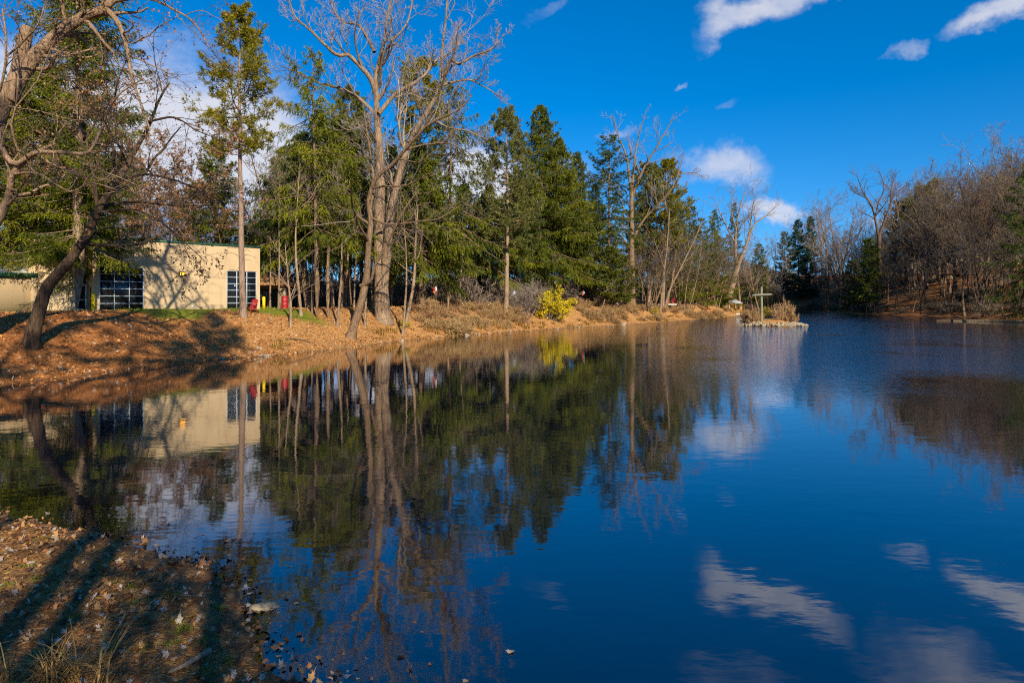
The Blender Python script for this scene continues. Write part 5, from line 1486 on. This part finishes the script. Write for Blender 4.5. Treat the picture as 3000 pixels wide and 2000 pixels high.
for k in range(125):                                               # brushy bank past the cottonwood
    px = 955 + 720 * ((k + rng.random()) / 125) ** 1.25
    pyw = np.interp(px, [900, 980, 1100, 1180, 1250, 1330, 1400, 1500, 1590, 1691], [786, 778, 768, 762, 757, 751, 748, 741, 735, 727])
    dw = F * CH / (pyw - HY)
    d = dw + (1.3 + 8.5 * rng.random()) * (1 + dw / 160)
    x = (px - HX) * d / F
    if 1205 < px < 1320 and d < dw + 8: continue
    if rng.random() < 0.3: shrub(BUSHR, 'russet brown shrub on the bank between the cottonwood and the gazebo', x, d, 0.8 + 0.8 * rng.random(), 2.0, 'russet shrubs along the bank')
    else: shrub(BUSH, 'tangled brown shrub on the bank between the cottonwood and the gazebo', x, d, 0.7 + 0.95 * rng.random() ** 1.4, 2.0, 'brown shrubs along the bank')
for k in range(190):                                               # undergrowth in the wood
    px = 330 + 1400 * rng.random(); d = 80 + 75 * rng.random() + max(px - 1100, 0) * 0.05
    x = (px - HX) * d / F
    if shore_dist([x], [d])[0] < 12 or behind_house(x, d): continue
    shrub(NETT, 'bare brown thicket bush in the wood behind the shore', x, d, 2.5 + 4.0 * rng.random() * (0.4 if d < 92 else 1.0), 2.2, 'thicket bushes under the wood', 'thicket_bush', 1.3)
NETD = [proto(bush(2.2, 55, 20, rmin=0.016), (M['twig_brown'], M['twig_brown']), ('stems', 'leaves'))]
for k in range(95):                                               # brush along the shaded bank
    i = int(rng.integers(31, 41)); t = rng.random()
    p = LAKE[i] * (1 - t) + LAKE[i + 1] * t
    x, y = p[0] + 2 + 16 * rng.random() ** 1.4, p[1] + 5 * rng.standard_normal()
    if shore_dist([x], [y])[0] < 1.0: continue
    shrub(NETD, 'bare thicket bush on the shaded bank across the lake', x, y, 1.6 + 2.6 * rng.random(), 2.2, 'thicket bushes on the shaded bank', 'thicket_bush', 1.3)
for k in range(14):
    px = 1690 + 110 * rng.random(); d = 235 + 60 * rng.random(); x = (px - HX) * d / F
    if shore_dist([x], [d])[0] > 2: shrub(NETT, 'bare thicket bush at the far end of the lake', x, d, 5 + 5 * rng.random(), 2.2, 'thicket bushes at the far end', 'thicket_bush', 1.3)
# yellow shrub
o = hit(1262, 737); 
tr, lf = bush(4.3, 62, 34, leaves=(5, 0.245, 0.85), spec=[dict(k=8, t0=0.15, lf=0.45, n=5, ang=32, wob=0.15, up=0.02), dict(k=5, t0=0.15, lf=0.5, n=4, ang=36, wob=0.2, up=0.0)])
place(proto((tr, lf), (M['twig_brown'], M['leaf_yellow']), ('stems', 'leaves')), 'shrub', 'large bright yellow shrub on the bank below the great pointed spruce', 'shrub', (o[0], o[1] + 0.6, gz(o[0], o[1] + .6)))
for px, py, s, lab in ((1505, 724, 1.5, 'small yellow bush over the dark driftwood branch'), (1590, 722, 1.0, 'low yellowing bush near the far picnic bench'), (925, 752, 0.9, 'little yellow green bush by the slim tilted trunk')):
    o = hit(px, py); shrub(BUSHY, lab, o[0], o[1], s, 1.6, 'small yellow bushes on the bank')
o = W(1203, 703, 88); shrub(TALL, 'tall bare shrub of upright grey stems beside the airy pine', o[0], o[1], 4.6, 3.6, None)
for px, dy, H, kinds, lab in ((1728, -0.6, 2.2, BUSH, 'brown bush at the cross foot on the islet'), (1762, 0.4, 2.0, BUSHY, 'yellowing bush beside the cross on the islet'),
                              (1802, 0.3, 3.6, BUSHR, 'tallest russet bush on the islet end opposite the gazebo'), (1718, 0.8, 2.6, BUSHR, 'russet bush at the islet end toward the gazebo'),
                              (1784, -0.6, 2.3, BUSHR, 'middle russet bush in front on the islet'), (1818, -0.4, 2.2, BUSH, 'grey brown bush overhanging the islet stones'), (1742, 0.9, 2.3, BUSH, 'brown bush behind the cross on the islet')):
    d = ISL[1] + dy; shrub(kinds, lab, (px - HX) * d / F, d, H, 1.6 if kinds is BUSHY else 2.0, 'bushes on the islet', wide=0.55)


# ------------------------------------------------------------------ small things under the trees
def table_bench(label, px, d, s=1.0):
    o = spot(px, d)
    t = thing('picnic_table', label, 'picnic table', o, 0.4, s, 'red picnic tables')
    m = MB()
    for k in range(4): m.box((-0.9, -0.36 + k * 0.185, 0.72), (1.8, 0, 0), (0, 0.165, 0), (0, 0, 0.045))
    obj('tabletop', m.mesh('tabletop', M['red_paint']), t)
    for sy in (-1, 1):
        m = MB(); m.box((-0.9, sy * 0.72 - 0.14, 0.42), (1.8, 0, 0), (0, 0.28, 0), (0, 0, 0.045)); obj('bench', m.mesh('bench', M['red_paint']), t)
    for sx in (-0.6, 0.6):
        m = MB()
        for sy in (-1, 1):
            m.box((sx - 0.04, sy * 0.78 - 0.05, -0.05), (0.08, 0, 0), (0, 0.1, 0), (0, -sy * 0.5, 0.764))
        m.box((sx - 0.043, -0.8, 0.33), (0.086, 0, 0), (0, 1.6, 0), (0, 0, 0.085))
        obj('leg', m.mesh('leg', M['red_paint']), t)


table_bench('red picnic table in the shade past the yellow shrub', 1330, 106)
table_bench('dark red picnic table near the short bright green cedar', 1622, 150)
dk = spot(1512, 130)
t = thing('deck', 'low grey wooden deck carrying the red chairs among the trunks', 'deck', (dk[0], dk[1], dk[2]))
m = MB()
for k in range(12): m.box((-2.9, -1.4 + k * 0.235, 0.30), (6.2, 0, 0), (0, 0.215, 0), (0, 0, 0.06))
obj('boards', m.mesh('boards', M['deck_grey']), t)
m = MB(); m.box((-2.92, -1.46, 0.05), (6.24, 0, 0), (0, 0.05, 0), (0, 0, 0.30)); obj('skirt', m.mesh('skirt', M['deck_grey']), t)
for sx in (-2.7, 0.1, 2.9):
    m = MB(); m.bxc((sx, -1.2, 0.1), (0.14, 0.14, 0.39)); obj('leg', m.mesh('leg', M['brown_wood']), t)
adirondack('red garden chair alone at one end of the wooden deck', (dk[0] - 0.9, dk[1] - 0.2, dk[2] + 0.36), 0.9, 1.25)
adirondack('red garden chair facing its twin on the wooden deck', (dk[0] + 1.6, dk[1] - 0.3, dk[2] + 0.36), 1.3, 1.25)
adirondack('red garden chair at the outer end of the wooden deck', (dk[0] + 2.7, dk[1] - 0.2, dk[2] + 0.36), -1.0, 1.25)


def gazebo():
    d = 166.0; o = spot(1688, d)
    t = thing('gazebo', 'small yellow timber gazebo with pale roof at the far shore', 'gazebo', o)
    R, he, ht = 1.75, 2.75, 3.75
    a = np.arange(6) * math.pi / 3 + 0.3
    m = MB()
    ring = np.stack([2.1 * np.cos(a), 2.1 * np.sin(a), np.full(6, he)], -1); rl = ring - [0, 0, 0.12]
    v = np.concatenate([ring, rl, [[0, 0, ht]]])
    m.add(v, q=[[i, i + 6, (i + 1) % 6 + 6, (i + 1) % 6] for i in range(6)] + [[11, 10, 9, 8], [11, 8, 7, 6]], t=[[i, (i + 1) % 6, 12] for i in range(6)])
    obj('roof', m.mesh('roof', M['grey_shingle']), t)
    for i in range(6):
        m = MB(); m.bxc((R * math.cos(a[i]), R * math.sin(a[i]), he / 2 - 0.1), (0.16, 0.16, he - 0.1)); obj('post', m.mesh('post', M['gold_wood']), t)
    m = MB()
    for i in range(6):
        p, q = [np.array([R * math.cos(b_), R * math.sin(b_), 0]) for b_ in (a[i], a[(i + 1) % 6])]
        if i == 4: continue
        e = nrm(q - p); nn = np.array([-e[1], e[0], 0]); L = np.linalg.norm(q - p)
        for z in (0.45, 0.85): m.box(p + e * 0.082 + Z * z - nn * 0.03, e * (L - 0.164), nn * 0.06, Z * 0.1)
    obj('railing', m.mesh('railing', M['gold_wood']), t)
    m = MB(); m.lathe([(0, 0.12), (1.95, 0.12), (1.95, -0.2)], 6); obj('floor', m.mesh('floor', M['deck_grey']), t)


gazebo()
# ornaments and little signs among the trunks
def ornament(label, px, py, d, s):
    o = W(px, py, d)
    t = thing('ornament', label, 'ornament', o, 0, s, 'red and white ornaments on trunks')
    a = np.linspace(-math.pi / 2, math.pi / 2, 9)
    m = MB(); m.lathe([(0.42 * math.cos(x), 0.42 * math.sin(x)) for x in a], 16); obj('ball', m.mesh('ball', M['red_paint'], True), t)
    q = np.linspace(-1.5, 1.5, 12)
    m = MB(); m.tubes(np.stack([0.30 + 0.28 * np.cos(q), np.full(12, -0.18), 0.55 * np.sin(q)], -1), 0.05 + 0.12 * np.cos(q * 0.95), 8, 0.5); obj('crescent', m.mesh('crescent', M['white_paint'], True), t)
    m = MB(); m.lathe([(0.0, -1.15), (0.14, -1.1), (0.3, -0.85), (0.26, -0.6), (0.10, -0.5), (0, -0.49)], 12); obj('pendant', m.mesh('pendant', M['orange_paint'], True), t)
    m = MB(); m.tubes(np.array([[0.1, 0.05, 0.36], [0.12, 0.12, 0.8], [0.12, 0.2, 1.3]]), np.array([0.02, 0.02, 0.02]), 4, 0.5); obj('cord', m.mesh('cord', M['brown_wood']), t)


ornament('red and white ornament on a trunk near the cottonwood foot', 997, 664, 68.5, 0.40)
ornament('small red and white ornament on a trunk in the shade past the yellow shrub', 1338, 672, 98, 0.38)
o = spot(1040, 70)
t = thing('sign', 'small blank white board low on the bank by the pale trunk', 'sign', o)
m = MB(); m.box((-0.24, -0.03, 0.32), (0.48, 0, 0), (0, 0.03, 0), (0, 0, 0.30)); obj('board', m.mesh('board', M['white_paint']), t)
for sx in (-0.15, 0.15):
    m = MB(); m.box((sx - 0.02, 0.002, -0.1), (0.04, 0, 0), (0, 0.03, 0), (0, 0, 0.6)); obj('stake', m.mesh('stake', M['brown_wood']), t)
o = spot(1181, 90)
t = thing('birdhouse', 'pale blue birdhouse on a post beside the airy pine', 'birdhouse', o)
m = MB(); m.bxc((0, 0, 1.95), (0.38, 0.3, 0.7)); obj('box', m.mesh('box', M['blue_pale']), t)
m = MB(); m.add([(-0.26, -0.22, 2.31), (0.26, -0.22, 2.31), (0.26, 0.22, 2.31), (-0.26, 0.22, 2.31), (0, -0.22, 2.5), (0, 0.22, 2.5)], q=[[0, 4, 5, 3], [1, 2, 5, 4], [0, 3, 2, 1]], t=[[0, 1, 4], [2, 3, 5]]); obj('roof', m.mesh('roof', M['white_metal']), t)
m = MB(); m.bxc((0, 0, 0.7), (0.09, 0.09, 1.78)); obj('post', m.mesh('post', M['brown_wood']), t)


def far_house(name, label, px, d, w, dep, zb, he, hr, wallm, roofm, rz):
    c = W(px, 700, d); 
    t = thing(name, label, 'house', (c[0], c[1], zb), rz)
    m = MB()
    m.box((-w / 2, -dep / 2, -1.5), (w, 0, 0), (0, dep, 0), (0, 0, he + 1.5))
    if hr > 1.2:
        m.add([(-w / 2, -dep / 2, he), (w / 2, -dep / 2, he), (w / 2, dep / 2, he), (-w / 2, dep / 2, he), (-w / 2, 0, he + hr), (w / 2, 0, he + hr)], t=[[0, 3, 4], [1, 5, 2]])
    obj('wall', m.mesh('wall', wallm), t)
    m = MB(); e = 0.5
    m.add([(-w / 2 - e, -dep / 2 - e, he - 0.1), (w / 2 + e, -dep / 2 - e, he - 0.1), (w / 2 + e, 0, he + hr + 0.05), (-w / 2 - e, 0, he + hr + 0.05), (w / 2 + e, dep / 2 + e, he - 0.1), (-w / 2 - e, dep / 2 + e, he - 0.1)], q=[[0, 1, 2, 3], [3, 2, 4, 5]])
    obj('roof', m.mesh('roof', roofm), t)
    for x in np.arange(-w / 2 + 2, w / 2 - 1.5, 4.0):
        f = MB(); f.box((x, -dep / 2 - 0.06, 1.0), (1.2, 0, 0), (0, 0.05, 0), (0, 0, 1.3)); wo = obj('window', f.mesh('window', M['window_frame']), t)
        f = MB(); f.box((x + 0.1, -dep / 2 - 0.085, 1.1), (1.0, 0, 0), (0, 0.02, 0), (0, 0, 1.1)); obj('pane', f.mesh('pane', M['glass']), wo)


far_house('hilltop_building', 'long tan building on the hilltop glimpsed through bare trees', 2285, 200, 34, 12, 13.5, 4.2, 1.6, M['far_wall'], M['grey_shingle'], -0.35)
far_house('hilltop_building', 'tan building half way up the hill behind the far bank trunks', 2085, 232, 22, 10, 12.5, 5.5, 1.8, M['far_wall'], M['grey_shingle'], -0.2)
far_house('house', 'pale house with grey roof beyond the far end of the lake', 1800, 300, 15, 10, 8.5, 4.5, 4.5, M['white_paint'], M['grey_shingle'], 0.5)
far_house('house', 'small cream house beyond the water behind the gazebo', 1745, 315, 14, 10, 6.5, 4.2, 3.0, M['far_wall'], M['grey_shingle'], 0.1)


# ------------------------------------------------------------------ leaves, grass
def leaf_shape(k=0):
    """a lobed maple leaf, unit size"""
    a = []
    for i, (ang, r) in enumerate([(-90, .12), (-62, .42), (-40, .30), (-22, .62), (0, .42), (22, .78), (45, .46), (68, .66), (80, .55), (90, 1.0), (100, .55), (112, .66), (135, .46), (158, .78), (180, .42), (202, .62), (220, .30), (242, .42)]):
        a.append((r * math.cos(math.radians(ang)), r * math.sin(math.radians(ang)), 0))
    return np.array(a)


LS = leaf_shape()


def maple_leaves(mb, pos, size, tilt=0.3):
    n = len(pos); m = len(LS)
    yaw = rng.random(n) * 6.283
    nx, ny = tilt * rng.standard_normal(n), tilt * rng.standard_normal(n)
    ca, sa = np.cos(yaw)[:, None], np.sin(yaw)[:, None]
    X = LS[None, :, 0] * ca - LS[None, :, 1] * sa
    Y = LS[None, :, 0] * sa + LS[None, :, 1] * ca
    curl = (LS[:, 0] ** 2 * 0.35)[None] * rng.standard_normal((n, 1)) + 0.25 * (LS[:, 1] ** 2)[None] * rng.standard_normal((n, 1))
    Zc = nx[:, None] * X + ny[:, None] * Y + curl
    s = size[:, None]
    ring = np.stack([pos[:, 0:1] + X * s, pos[:, 1:2] + Y * s, pos[:, 2:3] + Zc * s], -1)
    V = np.concatenate([pos[:, None, :], ring], 1)
    k = np.arange(m)
    base = (np.arange(n) * (m + 1))[:, None]
    t = np.stack([np.broadcast_to(base, (n, m)), base + 1 + k[None], base + 1 + (k[None] + 1) % m], -1)
    mb.add(V.reshape(-1, 3), t=t.reshape(-1, 3), tint=np.repeat(rng.random(n), m + 1))


n = 42000
x = -9 + 11 * rng.random(n); y = 1.5 + 11 * rng.random(n)
sd = shore_dist(x, y); ok = (sd > -1.5) & (rng.random(n) < np.where(sd > 0, 0.30 + 0.6 * np.exp(-sd / 0.9), np.where(sd > -0.9, 0.5, 0.22))) & (rng.random(n) < 0.35 + 1.3 * np.clip(val_noise(x * 0.9, y * 0.9, 31) + 0.3, 0, 1))
x, y = x[ok], y[ok]
mb = MB(); maple_leaves(mb, np.stack([x, y, gz(x, y) + 0.012 + 0.02 * rng.random(len(x))], -1), 0.025 + 0.05 * rng.random(len(x)) ** 2.0, 0.5)
tag(obj('fallen_leaves', mb.mesh('fallen_leaves', M['litter_near'])), 'curled brown maple leaves fallen on the near bank', 'leaves', None, 'stuff')
# a few leaves afloat
x = np.concatenate([-6.0 + 6.5 * rng.random(420)]); y = 4.6 + 6.5 * rng.random(420)
sd = shore_dist(x, y); ok = (sd < -0.05) & (rng.random(420) < np.exp(sd / 0.8)); x, y = x[ok], y[ok]
mb = MB(); maple_leaves(mb, np.stack([x, y, 0.006 + 0 * x], -1), 0.03 + 0.05 * rng.random(len(x)), 0.03)
tag(obj('floating_leaves', mb.mesh('floating_leaves', M['litter_near'])), 'loose leaves floating in the shallows', 'leaves', None, 'stuff')
# needles and bits of straw on the near bank
n = 60000
x = -8 + 9 * rng.random(n); y = 2 + 9 * rng.random(n)
ok = shore_dist(x, y) > -0.1; x, y = x[ok], y[ok]
a = rng.random(len(x)) * 6.283
mb = MB(); mb.blades(np.stack([x, y, gz(x, y) + 0.012], -1), np.stack([np.cos(a), np.sin(a), 0.10 * rng.standard_normal(len(x))], -1), 0.05 + 0.09 * rng.random(len(x)), 0.004 + 0.004 * rng.random(len(x)), 0.75 * rng.random(len(x)) ** 1.3)
tag(obj('pine_straw', mb.mesh('pine_straw', M['straw'])), 'brown needles strewn over the near bank', 'needles', None, 'stuff')
# litter on the far slope
n = 60000
x = -34 + 50 * rng.random(n); y = 22 + 64 * rng.random(n)
sd = shore_dist(x, y)
ok = (sd > 0.0) & (sd < 11) & (np.abs(x) < 0.8 * y) & (in_lawn(x, y) < 0.4 + 0.6 * (rng.random(n) < 0.06))
x, y = x[ok], y[ok]
mb = MB(); k = len(x)
mb.blades(np.stack([x, y, gz(x, y) + 0.01], -1), nrm(np.stack([rng.standard_normal(k), rng.standard_normal(k), 0.35 * np.abs(rng.standard_normal(k))], -1)), 0.10 + 0.12 * rng.random(k), 0.07 + 0.07 * rng.random(k), rng.random(k), 0.12)
tag(obj('leaf_litter', mb.mesh('leaf_litter', M['litter'])), 'thick carpet of russet leaves on the slope below the building', 'leaves', None, 'stuff')
# grass on the lawn strip, tufts on the near bank
n = 30000
x = -36 + 22 * rng.random(n); y = 34 + 28 * rng.random(n)
ok = in_lawn(x, y) > 0.35 + 0.5 * rng.random(n); x, y = x[ok], y[ok]; k = len(x)
mb = MB(); mb.blades(np.stack([x, y, gz(x, y)], -1), nrm(np.stack([0.5 * rng.standard_normal(k), 0.5 * rng.standard_normal(k), np.ones(k)], -1)), 0.06 + 0.06 * rng.random(k), 0.02, rng.random(k))
tag(obj('lawn_grass', mb.mesh('lawn_grass', M['moss'])), 'strip of short grass along the building foot', 'grass', None, 'stuff')
mb = MB()
for px, py in ((95, 1240), (85, 1330), (265, 1342), (300, 1348), (238, 1300), (390, 1370), (395, 1420), (408, 1430), (410, 1452), (310, 1385), (420, 1445), (330, 1490), (255, 1488), (470, 1478), (520, 1520), (480, 1545), (390, 1480), (15, 1345), (60, 1302), (165, 1420), (500, 1400)):
    p = hit(px, py, 3.5, 30); k = 70
    q = p + np.stack([0.05 * rng.standard_normal(k), 0.05 * rng.standard_normal(k), 0 * rng.random(k)], -1)
    mb.blades(q, nrm(np.stack([0.6 * rng.standard_normal(k), 0.6 * rng.standard_normal(k), np.ones(k)], -1)), 0.02 + 0.05 * rng.random(k), 0.006, rng.random(k))
tag(obj('moss_tufts', mb.mesh('moss_tufts', M['moss'])), 'small green moss and grass tufts on the near bank', 'grass', None, 'stuff')


def strap_blades(mb, base, heads, lens, width, bend, n=9):
    """arching straw blades as flat ribbons"""
    N = len(base)
    az = heads; s = np.linspace(0, 1, n)[None]
    el = 1.25 - 0.25 * rng.random((N, 1)) - bend[:, None] * s ** 1.5
    st = lens[:, None] / (n - 1)
    dx = np.cos(el) * np.cos(az[:, None]); dy = np.cos(el) * np.sin(az[:, None]); dz = np.sin(el)
    P = np.stack([base[:, 0:1] + np.cumsum(dx, 1) * st, base[:, 1:2] + np.cumsum(dy, 1) * st, base[:, 2:3] + np.cumsum(dz, 1) * st], -1)
    P[:, 0] = base
    sd_ = np.stack([-np.sin(az), np.cos(az), 0 * az], -1)[:, None, :]
    w = (width[:, None] * (1 - 0.92 * s ** 2))[..., None] * 0.5
    V = np.stack([P - sd_ * w, P + sd_ * w], 2).reshape(N, n * 2, 3)
    k = np.arange(n - 1) * 2
    q = np.stack([k, k + 1, k + 3, k + 2], -1)[None] + (np.arange(N) * n * 2)[:, None, None]
    mb.add(V.reshape(-1, 3), q=q.reshape(-1, 4), tint=np.repeat(rng.random(N), n * 2))


def grass_clump(label, p, k, L, r, w, b0=0.5, b1=2.3):
    mb = MB()
    base = np.stack([r * rng.standard_normal(k), r * rng.standard_normal(k), np.full(k, -0.03)], -1)
    strap_blades(mb, base, rng.random(k) * 6.283, L * (0.35 + 0.75 * rng.random(k)), w * (0.6 + 0.8 * rng.random(k)), b0 + b1 * rng.random(k) ** 1.3)
    tag(obj('dry_grass_clump', mb.mesh('dry_grass_clump', M['straw']), None, p), label, 'grass clump', 'dry grass clumps')


for px, py, k, L, r, w, lab in ((125, 1575, 260, 0.55, 0.09, 0.009, 'straw coloured dry grass clump, densest at the bottom edge of the near bank'), (10, 1590, 34, 0.5, 0.08, 0.012, 'sparse dry grass clump beside the dense one'),
                                (200, 1590, 18, 1.0, 0.06, 0.014, 'few tall bent dry blades next to the dense grass clump')):
    p = hit(px, py, 2.5, 30); grass_clump(lab, p, k, L, r, w, *((1.0, 2.4) if k > 100 else (0.25, 1.5)))
mb = MB()
base = np.stack([0.16 * rng.standard_normal(70), 0.16 * rng.standard_normal(70), np.full(70, -0.03)], -1)
strap_blades(mb, base, rng.random(70) * 6.283, 0.7 * (0.35 + 0.75 * rng.random(70)), 0.028 * (0.6 + 0.8 * rng.random(70)), 0.5 + 2.3 * rng.random(70) ** 1.3)
tuft = mb.mesh('dry_grass_clump', M['straw'])
for k in range(90):
    px = 840 + 830 * rng.random(); d = land_d(px, 0.35 + 2.2 * rng.random()); x = (px - HX) * d / F
    ob = obj('dry_grass_clump', tuft, None, (x, d, gz(x, d))); ob.rotation_euler = (0, 0, rng.random() * 6.28); s = 0.6 + 0.9 * rng.random(); ob.scale = (s, s, s)
    tag(ob, 'dry grass clump in the fringe between shore shrubs and water', 'grass clump', 'dry grass fringe along the shore')
for px, py, lab in ((650, 792, 'yellowed grass clump on the slope by the sapling'), (868, 768, 'golden grass clump at the waterline before the cottonwood'), (985, 762, 'golden grass clump past the cottonwood waterline'), (635, 800, 'dry grass clump low on the slope by the shade edge'), (1310, 752, 'pale grass clump at the waterline past the yellow shrub')):
    p = hit(px, py); grass_clump(lab, p, 120, 0.9, 0.25, 0.03)
